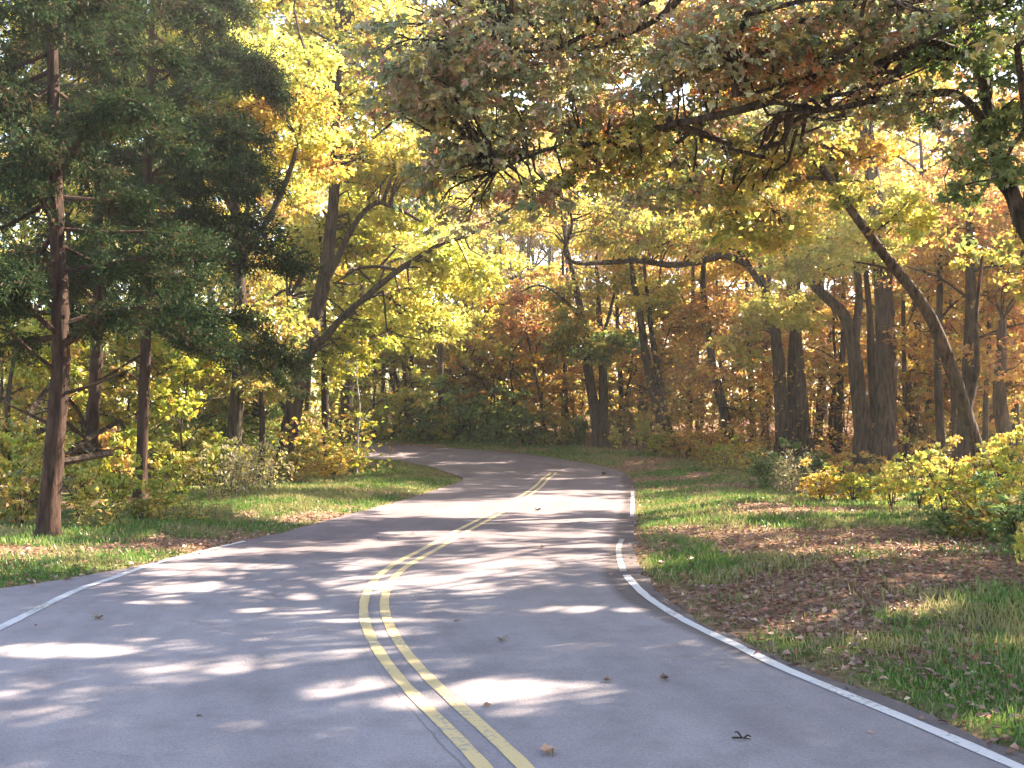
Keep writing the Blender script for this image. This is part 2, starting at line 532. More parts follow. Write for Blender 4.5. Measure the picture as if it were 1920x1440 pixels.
def tree(name, label, base, trunks, branches, regions, pal, size=.16, n_leaf=500, lobed=False, bark=None, group=None, flat=.6, cat='tree', extra=None):
    """trunks / branches: [(points, r0, r1)]; regions: [(centre, (rx,ry,rz), clumps, clump radius[, palette])]"""
    bark = bark or BARK
    root = link(name, None, loc=base, label=label, category=cat, group=group)
    limbs = []
    for pts, r0, r1 in trunks:
        mb = MB(); limbs.append(tube(mb, pts, r0, r1, 12, .55 if np.linalg.norm(np.asarray(pts[0]) - base) < 2.5 else .1, 0, .05, 6))
        link('trunk', mb.mesh('trunk', [bark], base, True), root)
    for pts, r0, r1 in branches:
        mb = MB(); limbs.append(tube(mb, pts, r0, r1, 8, .15, 0, .07, 6))
        link('branch', mb.mesh('branch', [bark], base, True), root)
    mb = MB()
    for rg in regions:
        c0, rad, k, cr = rg[:4]
        pl = rg[4] if len(rg) > 4 else pal
        for _ in range(k):
            o = unit(R.standard_normal(3)) * R.random() ** .4
            c = np.asarray(c0) + o * np.asarray(rad)
            r = cr * R.uniform(.7, 1.3)
            n = int(n_leaf * (r / cr) ** 2)
            sp = clump(mb, c, r, n, pl, size, flat, lobed)
            a = near(limbs, c)
            mids = twig(mb, a, c, .012 + .012 * np.linalg.norm(a - c), 1)
            for q in sp[::3]:
                twig(mb, mids[1], q, .011, 1)
    if regions:
        link('crown', mb.mesh('crown', [OAKLEAF if lobed else LEAF, bark], base), root, kind='stuff')
    return root


def E(cx, cy, rx, ry, d, dr, k, cr, pal=None):
    """crown region given by the outline it has in the photo, at depth d"""
    s = d / F
    return (P(cx, cy, d), (rx * s, dr, ry * s), k, cr) + ((pal,) if pal else ())


def PL(pts, d, dd=None):
    """limb traced in the photo; depth runs from d to dd"""
    dd = d if dd is None else dd
    n = len(pts)
    return [P(x, y, d + (dd - d) * i / (n - 1)) for i, (x, y) in enumerate(pts)]


def base_of(pts, d):
    b = P(pts[0][0], pts[0][1], d)
    b[2] = float(ground(b[0], b[1])) - .05
    return b


# ------------------------------------------------------------------ ground
def axis(lo, hi, step, far, grow=1.25):
    core = list(np.arange(lo, hi + 1e-6, step))
    s = step; a = lo; left = []
    while a > far[0]:
        s = min(s * grow, 40); a -= s; left.append(a)
    s = step; b = hi; right = []
    while b < far[1]:
        s = min(s * grow, 40); b += s; right.append(b)
    return np.array(left[::-1] + core + right)


xs = axis(-14, 14, .22, (-420, 420)); ys = axis(1, 62, .25, (-160, 600))
X, Y = np.meshgrid(xs, ys)
RD = road_dist(X, Y)
Z = ground(X, Y, RD)
GR = grassiness(X, Y, RD) * np.clip(1.3 - np.clip(RD - 9, 0, 50) / 6, 0, 1) * np.clip(RD / .25, 0, 1)
nx, ny = len(xs), len(ys)
i = (np.arange(ny - 1)[:, None] * nx + np.arange(nx - 1)[None, :]).ravel()
mb = MB(); mb.add(np.stack([X.ravel(), Y.ravel(), Z.ravel()], 1), np.stack([i, i + 1, i + nx + 1, i + nx], 1))
me = mb.mesh('ground', [ground_mat()], smooth=True)
at = me.attributes.new('grass', 'FLOAT', 'POINT'); at.data.foreach_set('value', GR.ravel().astype(np.float32))
link('ground', me, kind='structure')

# ------------------------------------------------------------------ road with its painted lines
cols = np.linspace(0, 1, 13)
n = len(ctr)
jit = .05 * (fbm(np.arange(n) * .9, np.zeros(n), 1.0) - .5) + .03 * R.standard_normal(n)
jit2 = .05 * (fbm(np.arange(n) * .9, np.ones(n) * 40, 1.0) - .5) + .03 * R.standard_normal(n)
oL, oR = offL + jit, offR + jit2
lat = -oL[:, None] + (oL + oR)[:, None] * cols[None, :]
RX = ctr[:, 0:1] + nor[:, 0:1] * lat; RY = ctr[:, 1:2] + nor[:, 1:2] * lat
RZ = g(RX, RY)
RZs = RZ.copy()
vx = np.concatenate([RX[:, :1], RX, RX[:, -1:]], 1); vy = np.concatenate([RY[:, :1], RY, RY[:, -1:]], 1)
vz = np.concatenate([RZ[:, :1] - .09, RZ, RZ[:, -1:] - .09], 1)
w = vx.shape[1]
i = (np.arange(n - 1)[:, None] * w + np.arange(w - 1)[None, :]).ravel()
mb = MB(); mb.add(np.stack([vx.ravel(), vy.ravel(), vz.ravel()], 1), np.stack([i, i + 1, i + w + 1, i + w], 1))
me = mb.mesh('road', [road_mat()])
s_along = np.concatenate([[0], np.cumsum(np.linalg.norm(np.diff(ctr, axis=0), axis=1))])
s_along -= s_along[np.abs(ctr[:, 1]).argmin()]
latw = np.concatenate([lat[:, :1], lat, lat[:, -1:]], 1)
uvv = np.stack([latw, np.repeat(s_along[:, None], w, 1)], -1).reshape(-1, 2)
uvl = me.uv_layers.new(name='lane')
li = np.empty(len(me.loops), np.int32); me.loops.foreach_get('vertex_index', li)
uvl.data.foreach_set('uv', uvv[li].astype(np.float32).ravel())
road = link('road', me, kind='structure')

YEL = paint_mat('yellow_paint', (.50, .375, .18), .64)
WHT = paint_mat('white_paint', (.50, .49, .48), .64)
WHT2 = paint_mat('worn_white_paint', (.27, .255, .24), .80)


def ribbon(name, pts, width, m, label=None):
    p = resample(np.asarray(pts, float), .2)
    for _ in range(4):
        p[1:-1] = (p[:-2] + 2 * p[1:-1] + p[2:]) / 4
    t = unit(np.gradient(p, axis=0)); nn = np.stack([t[:, 1], -t[:, 0]], 1)
    w = width * (1 + .05 * R.standard_normal(len(p)))[:, None] / 2
    a, b = p - nn * w, p + nn * w
    v = np.stack([np.column_stack([a, g(a[:, 0], a[:, 1]) + .005]), np.column_stack([b, g(b[:, 0], b[:, 1]) + .005])], 1).reshape(-1, 3)
    i = np.arange(len(p) - 1) * 2
    mb = MB(); mb.add(v, np.stack([i, i + 1, i + 3, i + 2], 1))
    link(name, mb.mesh(name, [m]), road, label=label)


yc = ctr[(s_along > -14) & (ctr[:, 1] < 41.5)]; yn = nor[(s_along > -14) & (ctr[:, 1] < 41.5)]
ribbon('yellow_line', yc - yn * .105, .092, YEL)
ribbon('yellow_line', yc + yn * .105, .092, YEL)
rl = gpoly(rline_px)
k0 = rl[0] + np.outer(np.linspace(9, .4, 12), unit(rl[0] - rl[6]))
ribbon('edge_line', np.vstack([k0, rl]), .10, WHT)
ribbon('edge_line', gpoly([(1169, 1072), (1161, 1046), (1160, 1026), (1168, 1008)]), .085, WHT2, 'worn grey end of the white edge line')
ribbon('edge_line', gpoly(rline2_px), .09, WHT)
ribbon('edge_line', gpoly(lline_px), .105, WHT)

# ------------------------------------------------------------------ generic broadleaf trees, copied into the wood
def proto(pal, seed, H, r0, crown_lo, spread, n_cl, n_leaf, size, lean=0.0):
    global R
    keep, R = R, np.random.default_rng(seed)
    tm, cm = MB(), MB()
    ph = R.random() * 6.28
    top = np.array([math.cos(ph) * lean, math.sin(ph) * lean, H])
    tp = [np.array([0, 0, -.1])] + [top * u + np.append(R.standard_normal(2) * .12 * H / 12, 0) for u in (.2, .4, .6, .8)] + [top]
    limbs = [tube(tm, tp, r0, r0 * .12, 9, .5, 0, .05, 5)]
    nb = 11
    for b in range(nb):
        u = crown_lo + (.95 - crown_lo) * (b + R.random() * .7) / nb
        c = limbs[0][int(u * (len(limbs[0]) - 1))]
        az = b * 2.4 + R.random()
        ln = spread * (1.15 - .55 * u) * R.uniform(.75, 1.2)
        d = np.array([math.cos(az), math.sin(az), 0])
        pts = [c, c + d * ln * .35 + [0, 0, ln * .22], c + d * ln * .7 + [0, 0, ln * .42] + R.standard_normal(3) * .15, c + d * ln + [0, 0, ln * .5]]
        limbs.append(tube(tm, pts, r0 * .42 * (1.1 - u * .6), .02, 6, .1, 0, .06, 4))
    for k in range(n_cl):
        l = limbs[1 + R.integers(0, nb)] if R.random() < .8 else limbs[0][len(limbs[0]) // 2:]
        a = l[R.integers(len(l) // 3, len(l))]
        c = a + R.standard_normal(3) * np.array([.9, .9, .6]) * spread * .22
        rr = spread * .2 * R.uniform(.7, 1.35)
        clump(cm, c, rr, int(n_leaf * R.uniform(.6, 1.3)), pal, size, .6)
        twig(cm, a, c, .02, 1)
    R = keep
    return tm.mesh('trunk', [BARK_D], smooth=True), cm.mesh('crown', [LEAF, BARK_D])


PROTO = {}
for pal, sd in (('yellow', 21), ('lime', 22), ('gold', 23), ('rust', 24), ('olive', 25)):
    PROTO[pal, 0] = proto(pal, sd, 15, .24, .28, 4.6, 54, 220, .19, .8)
    PROTO[pal, 1] = proto(pal, sd + 40, 12, .15, .22, 3.4, 46, 210, .18, 1.3)
    PROTO[pal, 2] = proto(pal, sd + 80, 4.6, .045, .10, 1.9, 30, 170, .15, .6)


def place(key, x, y, sc, rz, label, name='tree', group=None, tint=(1, 1, 1, 1), cat='tree', zs=1.0):
    tm, cm = PROTO[key]
    root = link(name, None, loc=(x, y, float(ground(x, y)) - .05), label=label, category=cat, group=group)
    root.rotation_euler = (0, 0, rz); root.scale = (sc, sc, sc * zs)
    link('trunk', tm, root)
    c = link('crown', cm, root, kind='stuff'); c.color = tint
    return root


# ------------------------------------------------------------------ cedars at the verge
def cedar(label, pts, d, r0, ztop, z0, blen, nb, density, group, bias=None, lean_dead=()):
    base = base_of(pts, d)
    tp = [base] + PL(pts[1:], d)
    while tp[-1][2] < ztop:
        tp.append(tp[-1] + (tp[-1] - tp[-2]) * .8)
    root = link('cedar_tree', None, loc=base, label=label, category='tree', group=group)
    tm = MB()
    tk = tube(tm, tp, r0, .03, 12, .5, 0, .07, 6, .9)
    link('trunk', tm.mesh('trunk', [BARK_C], base, True), root)
    cm = MB()
    for b in range(nb):
        z = z0 + (tk[-1][2] - z0 - .3) * (b + R.random()) / nb
        c = tk[np.abs(tk[:, 2] - z).argmin()]
        u = (z - z0) / (tk[-1][2] - z0)
        az = b * 2.399 + R.normal() * .35
        if bias is not None and R.random() < bias[1]:
            az = bias[0] + R.normal() * .6
        ln = blen(u) * R.uniform(.75, 1.15)
        dr = np.array([math.cos(az), math.sin(az), 0])
        up = R.uniform(-.28, .30)
        pts_b = [c, c + dr * ln * .35 + [0, 0, ln * up], c + dr * ln * .7 + [0, 0, ln * up * 1.2] + R.standard_normal(3) * .08, c + dr * ln + [0, 0, ln * (up * .8 - R.uniform(.02, .30))]]
        bp = tube(cm, pts_b, .012 + .012 * ln, .006, 5, .1, 1, .06, 5)
        nsp = int(density * ln)
        for _ in range(nsp):
            k = R.uniform(.10, 1.0) ** .8
            q = bp[int(k * (len(bp) - 1))]
            sd = R.choice([-1, 1])
            side = np.array([-dr[1], dr[0], 0]) * sd
            sl = .16 * ln * R.uniform(.5, 1.3) + .12
            sdir = unit(dr * .8 + side * R.uniform(.2, 1.1) + np.array([0, 0, R.uniform(-.75, .6)]))
            m = 64
            tt = R.random(m)
            pos = q + sdir * (tt * sl)[:, None] + R.standard_normal((m, 3)) * np.array([.065, .065, .07])
            ax = unit(sdir + .75 * R.standard_normal((m, 3)) + [0, 0, -.12])
            L = R.uniform(.06, .13, m)
            leaves(cm, pos, ax, unit([0, 0, 1.] + .8 * R.standard_normal((m, 3))), L, L * .34, colors('cedar', m, np.zeros(m, int)), 0)
            if R.random() < .25:
                twig(cm, q, q + sdir * sl, .008, 1)
    link('crown', cm.mesh('crown', [NEEDLE, BARK_C], base), root, kind='stuff')
    for pts_b, dd in lean_dead:
        mb = MB(); tube(mb, PL(pts_b, d, dd), .035, .008, 6, .1, 0, .08, 5)
        link('branch', mb.mesh('branch', [BARK_C], base, True), root)
    return root


CG = 'cedars beside the road'
cedar('reddish shaggy-barked cedar standing at the grass edge of the road', [(88, 1018), (100, 860), (113, 700), (112, 560), (105, 400), (100, 200), (97, 0)], 17.0, .165, 12.5, 3.0,
      lambda u: 3.1 * (1 - u * .5), 64, 12, CG, (-1.5, .28),
      [([(112, 700), (60, 660), (20, 625), (-40, 600)], 16), ([(108, 640), (150, 620), (210, 560)], 17), ([(104, 800), (50, 775), (-10, 745)], 17.5), ([(112, 740), (180, 720), (250, 690)], 16.4)])
cedar('dark dense cedar spreading broad low branches toward the road', [(262, 948), (268, 800), (273, 640), (276, 400), (281, 200), (286, 0)], 25.0, .145, 15.5, 4.2,
      lambda u: (3.7 if u < .35 else 4.1) * (1 - u * .6), 82, 15, CG, (-.15, .38), [([(274, 660), (200, 705), (130, 745)], 24), ([(272, 600), (330, 560), (420, 520)], 24)])
cedar('slim cedar half hidden behind the shaggy-barked one', [(166, 932), (172, 800), (180, 690), (184, 500), (186, 300), (188, 150)], 28.0, .18, 15.0, 4.6,
      lambda u: 3.3 * (1 - u * .5), 52, 9, CG)

# ------------------------------------------------------------------ trees one can tell apart, each at its own place
def hero(label, d, trunks, branches, regions, pal, **kw):
    """trunks: [(pixels, r0, r1, far depth)] with the first starting at the base"""
    ts = []
    for k, (px, r0, r1, dd) in enumerate(trunks):
        p = PL(px, d, dd)
        if k == 0 or px[0][1] > 820:
            p[0] = base_of(px, d)
        ts.append((p, r0, r1))
    bs = [(PL(px, a, b), r0, r1) for px, r0, r1, a, b in branches]
    return tree(kw.pop('name', 'tree'), label, base_of(trunks[0][0], d), ts, bs, regions, pal, **kw)


# the leaning tree with the arched limbs
hero('dark leaning tree with an arched limb reaching over the bend', 38.5,
     [([(535, 890), (545, 800), (560, 720), (577, 650), (590, 600), (601, 555), (612, 500), (620, 430), (628, 340), (632, 200), (640, 60)], .36, .06, 38.5)],
     [([(604, 545), (640, 470), (665, 420), (690, 390), (715, 381), (755, 396), (790, 416)], .15, .04, 38.5, 37),
      ([(580, 655), (610, 632), (640, 598), (720, 528), (785, 482), (830, 456), (880, 440), (935, 404), (990, 372)], .15, .025, 38.5, 36),
      ([(748, 507), (705, 500), (670, 505), (630, 530)], .07, .02, 37.7, 38.3),
      ([(545, 790), (520, 730), (533, 640), (540, 560)], .10, .03, 38.9, 39.5)],
     [E(760, 560, 120, 90, 42, 1.8, 15, 1.0, 'bright'), E(650, 450, 110, 70, 42, 1.8, 14, 1.0, 'lime'), E(870, 510, 75, 55, 38.5, 2.0, 14, .9, 'bright'), E(780, 410, 70, 30, 39, 1.5, 7, .8, 'bright'),
      E(720, 310, 140, 70, 39, 3.5, 20, 1.2, 'yellow'), E(655, 660, 50, 60, 40.5, 1.5, 6, .7, 'lime'), E(620, 130, 220, 140, 39, 4.5, 44, 1.0, 'yellow'),
      E(660, -150, 260, 150, 39, 4.5, 24, 1.4, 'yellow')],
     'lime', bark=BARK_D, size=.19, n_leaf=300)
hero('slim dark tree just behind the leaning arched tree', 41,
     [([(614, 872), (610, 780), (608, 690), (606, 560), (600, 420)], .17, .05, 41)], [([(609, 700), (640, 640), (660, 590)], .06, .02, 41, 41)],
     [E(610, 700, 55, 40, 41, 1.5, 6, .8), E(590, 600, 60, 70, 42, 2, 8, .9), E(600, 440, 90, 70, 42, 2, 10, 1.0)], 'bright', bark=BARK_D, size=.18, n_leaf=240)
hero('pale thin sapling leaning out over the inside of the bend', 39,
     [([(668, 892), (671, 820), (674, 760), (668, 700), (672, 640)], .05, .015, 39)], [([(673, 790), (700, 755), (725, 745)], .02, .008, 39, 38.6)],
     [E(660, 690, 45, 50, 39, 1, 5, .55), E(690, 780, 30, 15, 38.8, .6, 2, .4)], 'lime', bark=BARK_P, size=.13, n_leaf=90, cat='sapling', name='sapling')
hero('tall golden tree behind the dark dense cedar', 33,
     [([(432, 910), (440, 800), (452, 640), (445, 450), (430, 250), (420, 50)], .26, .06, 33)], [([(446, 500), (520, 380), (560, 260), (580, 120)], .11, .03, 33, 33), ([(440, 400), (360, 260), (320, 120)], .09, .03, 33, 34)],
     [E(420, 120, 170, 130, 33, 3, 30, 1.1, 'bright'), E(520, 260, 120, 90, 33, 2.5, 12, .8, 'gold'), E(520, 240, 130, 100, 33, 2.5, 12, .9, 'bright'), E(340, 250, 110, 100, 34, 2.5, 12, 1.0, 'yellow'), E(420, -80, 200, 100, 33, 3, 18, 1.2, 'yellow'),
      E(470, 620, 90, 60, 33.5, 2, 9, .8, 'olive'), E(220, 40, 210, 130, 37, 3, 30, 1.1, 'lime'), E(60, 120, 120, 160, 38, 3, 16, 1.1, 'yellow')],
     'yellow', bark=BARK_D, size=.18, n_leaf=330)
hero('spindly olive tree in the scrub between cedar and leaning tree', 34,
     [([(486, 900), (492, 800), (488, 700), (494, 620)], .11, .04, 34)], [],
     [E(450, 720, 110, 60, 34.5, 2, 13, .8, 'olive'), E(400, 640, 90, 50, 35, 2, 8, .8, 'lime'), E(420, 800, 90, 40, 35, 2, 8, .7, 'green')], 'olive', bark=BARK_D, size=.16, n_leaf=260)
hero('bushy young tree with yellow leaves behind the shaggy cedar', 23,
     [([(20, 985), (22, 880), (14, 760), (30, 650)], .08, .03, 23)], [],
     [E(20, 820, 70, 60, 23.5, 1.5, 12, .6, 'yellow'), E(200, 860, 50, 50, 30, 1.5, 6, .6, 'rust'), E(30, 640, 90, 80, 24, 1.5, 10, .7, 'lime')], 'lime', bark=BARK_D, size=.14, n_leaf=240)

# beyond the bend
hero('straight grey trunk standing alone beyond the outside of the bend', 56, [([(827, 834), (827, 740), (826, 650), (828, 540), (824, 440)], .19, .08, 56)], [],
     [E(820, 610, 70, 50, 56.5, 2, 6, 1.0, 'bright'), E(830, 470, 90, 80, 57, 2.5, 7, 1.2, 'bright')], 'yellow', size=.22, n_leaf=230)
hero('pair of thin straight stems side by side beyond the bend', 58, [([(770, 830), (771, 740), (772, 640), (775, 520)], .16, .06, 58), ([(764, 828), (759, 730), (756, 640), (752, 540)], .12, .05, 58)], [],
     [E(750, 600, 70, 50, 58.5, 2, 6, 1.0, 'bright'), E(760, 500, 80, 60, 59, 2, 5, 1.1, 'bright')], 'lime', size=.22, n_leaf=220, bark=BARK_D)
hero('thin crooked stem behind the green bushes past the bend', 60, [([(742, 825), (738, 700), (733, 620)], .07, .03, 60)], [], [E(720, 640, 40, 40, 60, 1.5, 5, .9)], 'bright', size=.2, n_leaf=180, bark=BARK_D)
hero('dark trunk rising out of the green bushes beyond the bend', 61, [([(908, 828), (909, 730), (908, 640), (912, 540)], .17, .07, 61)], [],
     [E(900, 580, 60, 50, 61.5, 2, 6, 1.0, 'yellow'), E(930, 500, 80, 60, 62, 2, 5, 1.1, 'yellow')], 'gold', size=.22, n_leaf=220, bark=BARK_D)
hero('thin reddish tree leaning over the round green bush', 55, [([(1024, 838), (1016, 760), (1002, 690), (985, 610), (975, 540)], .10, .04, 55)], [([(1000, 680), (1015, 620), (1022, 560)], .05, .02, 55, 55)],
     [E(985, 590, 60, 55, 55.5, 2, 12, 1.0), E(1020, 640, 50, 40, 56, 2, 7, .9)], 'red', size=.2, n_leaf=220, bark=BARK_D)
hero('two thick trunks grown together under dark green leaves at the outside of the bend', 51.5,
     [([(1124, 842), (1115, 770), (1104, 700), (1096, 620), (1080, 540), (1062, 460)], .29, .08, 51.5), ([(1131, 842), (1131, 760), (1130, 690), (1124, 600), (1118, 480)], .27, .07, 51.8)],
     [([(1090, 600), (1050, 555), (1010, 535), (970, 550)], .09, .03, 51.5, 51), ([(1128, 640), (1150, 560), (1158, 480)], .10, .03, 51.6, 52)],
     [E(1110, 645, 75, 30, 51, 2, 6, .8, 'green'), E(1110, 650, 75, 35, 51, 2, 8, .8, 'olive'), E(1060, 600, 60, 30, 50.5, 2, 6, .8, 'olive'), E(1110, 520, 90, 60, 51.5, 2.5, 13, 1.1, 'olive'), E(1085, 410, 120, 60, 52, 3, 10, 1.1, 'yellow'), E(1090, 310, 140, 60, 52, 3, 7, 1.2, 'gold')],
     'olive', size=.2, n_leaf=270, bark=BARK_D)
hero('dark tree with two stems leaning away from the road beside the bend', 49,
     [([(1254, 848), (1242, 800), (1224, 735), (1210, 660), (1200, 590), (1188, 530), (1178, 440)], .27, .07, 49), ([(1262, 848), (1250, 790), (1238, 720), (1224, 640), (1214, 560), (1206, 480)], .20, .06, 49.6)],
     [([(1238, 700), (1258, 675), (1275, 655)], .06, .02, 49, 48.6), ([(1234, 690), (1248, 640), (1262, 600)], .05, .02, 49, 49), ([(1218, 590), (1236, 530), (1240, 470)], .09, .03, 49.5, 50)],
     [E(1230, 560, 60, 40, 49.5, 2, 8, .9, 'yellow'), E(1200, 420, 110, 70, 49.5, 3, 20, 1.2, 'gold'), E(1290, 600, 50, 40, 49, 1.8, 6, .9, 'rust')], 'gold', size=.19, n_leaf=260, bark=BARK_D)
hero('grey trunk behind the two leaning stems', 56, [([(1207, 800), (1206, 700), (1203, 600), (1200, 500)], .25, .1, 56)], [], [E(1200, 540, 60, 50, 57, 2, 8, 1.1)], 'rust', size=.2, n_leaf=230)
hero('dark mossy trunk bent like a bow above rust coloured leaves', 48.5,
     [([(1374, 842), (1362, 790), (1348, 735), (1334, 670), (1326, 600), (1318, 540), (1322, 450)], .25, .08, 48.5)],
     [([(1332, 660), (1350, 600), (1365, 540)], .09, .03, 48.6, 49)],
     [E(1320, 700, 60, 40, 48.4, 1.8, 8, .8, 'rust'), E(1340, 590, 80, 50, 48.5, 2.2, 13, 1.0, 'rust'), E(1330, 460, 110, 70, 49, 3, 16, 1.2, 'gold'), E(1400, 760, 40, 50, 49, 1.5, 5, .7, 'gold')],
     'rust', size=.18, n_leaf=260, bark=BARK_D)
hero('clump of three thick grey-brown trunks beside the verge', 46.5,
     [([(1474, 858), (1468, 790), (1462, 720), (1456, 640), (1440, 560), (1405, 500), (1385, 470)], .36, .1, 46.5), ([(1494, 858), (1490, 780), (1486, 700), (1490, 600), (1500, 480)], .30, .1, 47.2),
      ([(1510, 858), (1504, 780), (1498, 700), (1492, 620), (1480, 520), (1470, 400)], .33, .1, 46.3)],
     [([(1400, 494), (1360, 480), (1320, 488), (1260, 497), (1200, 489), (1140, 492), (1092, 494), (1070, 488), (1059, 468), (1072, 425), (1066, 390), (1045, 350)], .17, .03, 46.5, 40),
      ([(1462, 600), (1430, 520), (1420, 440)], .14, .04, 46.5, 46)],
     [E(1470, 590, 75, 40, 44.5, 1.6, 12, .75, 'bright'), E(1410, 640, 40, 35, 45, 1.5, 4, .7, 'yellow'), E(1420, 430, 130, 80, 46, 3.5, 22, 1.2, 'gold'), E(1260, 440, 130, 40, 43, 2.5, 12, .9, 'yellow'), E(1150, 420, 90, 50, 41, 2, 8, .9, 'olive'), E(1450, 300, 150, 70, 46, 3.5, 16, 1.3, 'olive')],
     'gold', size=.18, n_leaf=280)
hero('short dark stump-like trunk leaning beside the three-trunk clump', 52, [([(1533, 835), (1538, 760), (1545, 690), (1560, 620)], .22, .1, 52)], [], [E(1550, 660, 50, 40, 52, 1.8, 6, .9)], 'rust', size=.2, n_leaf=220, bark=BARK_D)
hero('stout trunk curving away toward the road beside the tallest straight trunk', 41.5,
     [([(1622, 880), (1618, 800), (1608, 720), (1598, 640), (1582, 590), (1552, 560), (1520, 530), (1470, 480)], .39, .10, 41.5)],
     [([(1600, 650), (1610, 560), (1600, 460), (1570, 380)], .2, .05, 41.7, 42)],
     [E(1530, 490, 90, 50, 40.5, 2, 14, .85, 'bright'), E(1600, 400, 90, 70, 41, 2.5, 12, 1.0, 'bright'), E(1480, 400, 90, 60, 41, 2.5, 9, 1.0, 'gold')], 'yellow', size=.17, n_leaf=280)
hero('dark slender trunk squeezed between the two stoutest trunks', 43.5, [([(1642, 880), (1640, 780), (1634, 680), (1630, 580), (1618, 460)], .22, .08, 43.5)], [], [E(1620, 460, 70, 50, 43.5, 2, 8, 1.0)], 'rust', size=.17, n_leaf=260, bark=BARK_D)
hero('tallest straight brown trunk forking high above the yellow shrubs', 39.5,
     [([(1660, 895), (1660, 800), (1661, 700), (1659, 600), (1655, 520), (1648, 440), (1638, 350), (1627, 260), (1616, 195)], .42, .22, 39.5)],
     [([(1616, 200), (1590, 160), (1563, 128), (1520, 80), (1480, 20)], .2, .06, 39.5, 38), ([(1620, 205), (1632, 160), (1652, 110), (1665, 60), (1680, -40)], .19, .06, 39.5, 40), ([(1618, 200), (1612, 160), (1596, 90), (1590, 0)], .12, .05, 39.6, 41)],
     [E(1700, 330, 60, 40, 39, 1.5, 7, .8, 'bright'), E(1600, 120, 160, 100, 39.5, 3.5, 22, 1.2, 'gold'), E(1720, 180, 110, 80, 40, 3, 13, 1.1, 'yellow'), E(1590, -60, 220, 110, 39.5, 4, 12, 1.2, 'yellow'), E(1690, 480, 40, 40, 39, 1.5, 5, .7, 'bright')],
     'yellow', size=.17, n_leaf=280)
hero('smooth grey tree leaning far over toward the road from the yellow shrubs', 26.5,
     [([(1876, 965), (1852, 900), (1832, 845), (1812, 780), (1790, 710), (1765, 640), (1742, 590), (1712, 545), (1672, 495), (1630, 440), (1592, 388), (1555, 335), (1520, 290), (1460, 240), (1390, 200)], .195, .045, 24.5)],
     [([(1815, 770), (1832, 690), (1830, 600), (1842, 480)], .09, .03, 26, 27), ([(1555, 335), (1500, 335), (1440, 350), (1370, 380)], .05, .02, 25, 24), ([(1592, 390), (1560, 300), (1545, 220), (1560, 140)], .07, .02, 25.2, 25), ([(1690, 515), (1650, 500), (1600, 490)], .04, .015, 25.5, 25)],
     [E(1440, 260, 120, 60, 24.5, 2, 15, .7, 'olive'), E(1340, 310, 110, 60, 24, 2, 12, .7, 'olive'), E(1560, 330, 90, 50, 25, 1.5, 8, .6, 'yellow'), E(1700, 430, 70, 40, 25.5, 1.3, 7, .55, 'bright'), E(1250, 360, 90, 35, 24, 1.5, 8, .6, 'oak'), E(1420, 150, 110, 50, 24.5, 2, 8, .7, 'olive'), E(1390, 420, 110, 45, 24.5, 1.6, 10, .65, 'yellow'), E(1520, 180, 130, 70, 25.5, 2, 14, .75, 'olive'), E(1600, 260, 90, 50, 26, 1.6, 8, .65, 'gold')],
     'olive', size=.15, n_leaf=230, bark=BARK)
hero('thin dark trunk deep in the rust coloured wood behind the leaning grey tree', 36, [([(1768, 895), (1762, 780), (1758, 660), (1762, 540), (1758, 400)], .16, .06, 36)], [([(1760, 600), (1800, 560), (1850, 540)], .05, .02, 36, 36)],
     [E(1770, 640, 90, 50, 37, 2, 9, .9), E(1760, 500, 90, 60, 37, 2.5, 10, 1.0)], 'rust', size=.17, n_leaf=240, bark=BARK_D)
hero('dark straight trunk crossed by bare twigs behind the leaning grey tree', 34, [([(1808, 900), (1812, 780), (1818, 620), (1820, 520), (1818, 380)], .22, .12, 34)],
     [([(1818, 640), (1870, 620), (1940, 600)], .05, .02, 34, 33), ([(1817, 510), (1860, 500), (1930, 495)], .06, .02, 34, 33), ([(1817, 560), (1760, 520), (1700, 500)], .05, .02, 34, 34)],
     [E(1830, 420, 110, 80, 35, 2.5, 14, 1.0), E(1880, 600, 60, 50, 35, 2, 5, .8)], 'red', size=.17, n_leaf=240, bark=BARK_D)
hero('broad brown trunk low among rust leaves at the wood edge', 33, [([(1890, 900), (1884, 820), (1874, 740), (1880, 600)], .26, .12, 33)], [], [E(1890, 700, 70, 50, 34, 2, 9, .8), E(1890, 520, 70, 60, 34, 2, 9, .9)], 'rust', size=.16, n_leaf=240)

hero('gold and rust tree arching over the road behind the big oak', 30,
     [([(2010, 990), (1990, 800), (1950, 560), (1890, 330), (1830, 120), (1790, -80)], .30, .10, 29)],
     [([(1900, 370), (1780, 250), (1640, 170), (1480, 120), (1300, 130)], .13, .03, 29.3, 28), ([(1830, 120), (1700, 20), (1520, -60), (1300, -90), (1100, -60)], .13, .03, 29, 28), ([(1640, 170), (1500, 230), (1350, 260), (1180, 270)], .07, .02, 28.6, 28)],
     [E(1050, 60, 210, 110, 28.5, 2, 40, .85, 'gold'), E(1350, 60, 200, 100, 28.5, 2, 34, .85), E(760, 180, 110, 100, 31, 2, 14, .9, 'yellow'), E(1650, 60, 190, 110, 29, 2, 26, .85, 'yellow'), E(1150, 240, 160, 60, 28.5, 1.6, 14, .8, 'yellow'), E(1400, 230, 150, 60, 28.5, 1.6, 12, .8, 'olive'), E(1850, 200, 110, 120, 29.5, 2, 14, .85, 'rust'),
      E(1350, -120, 420, 80, 28.5, 3, 22, 1.0, 'gold')],
     'rust', bark=BARK_D, size=.17, n_leaf=190)
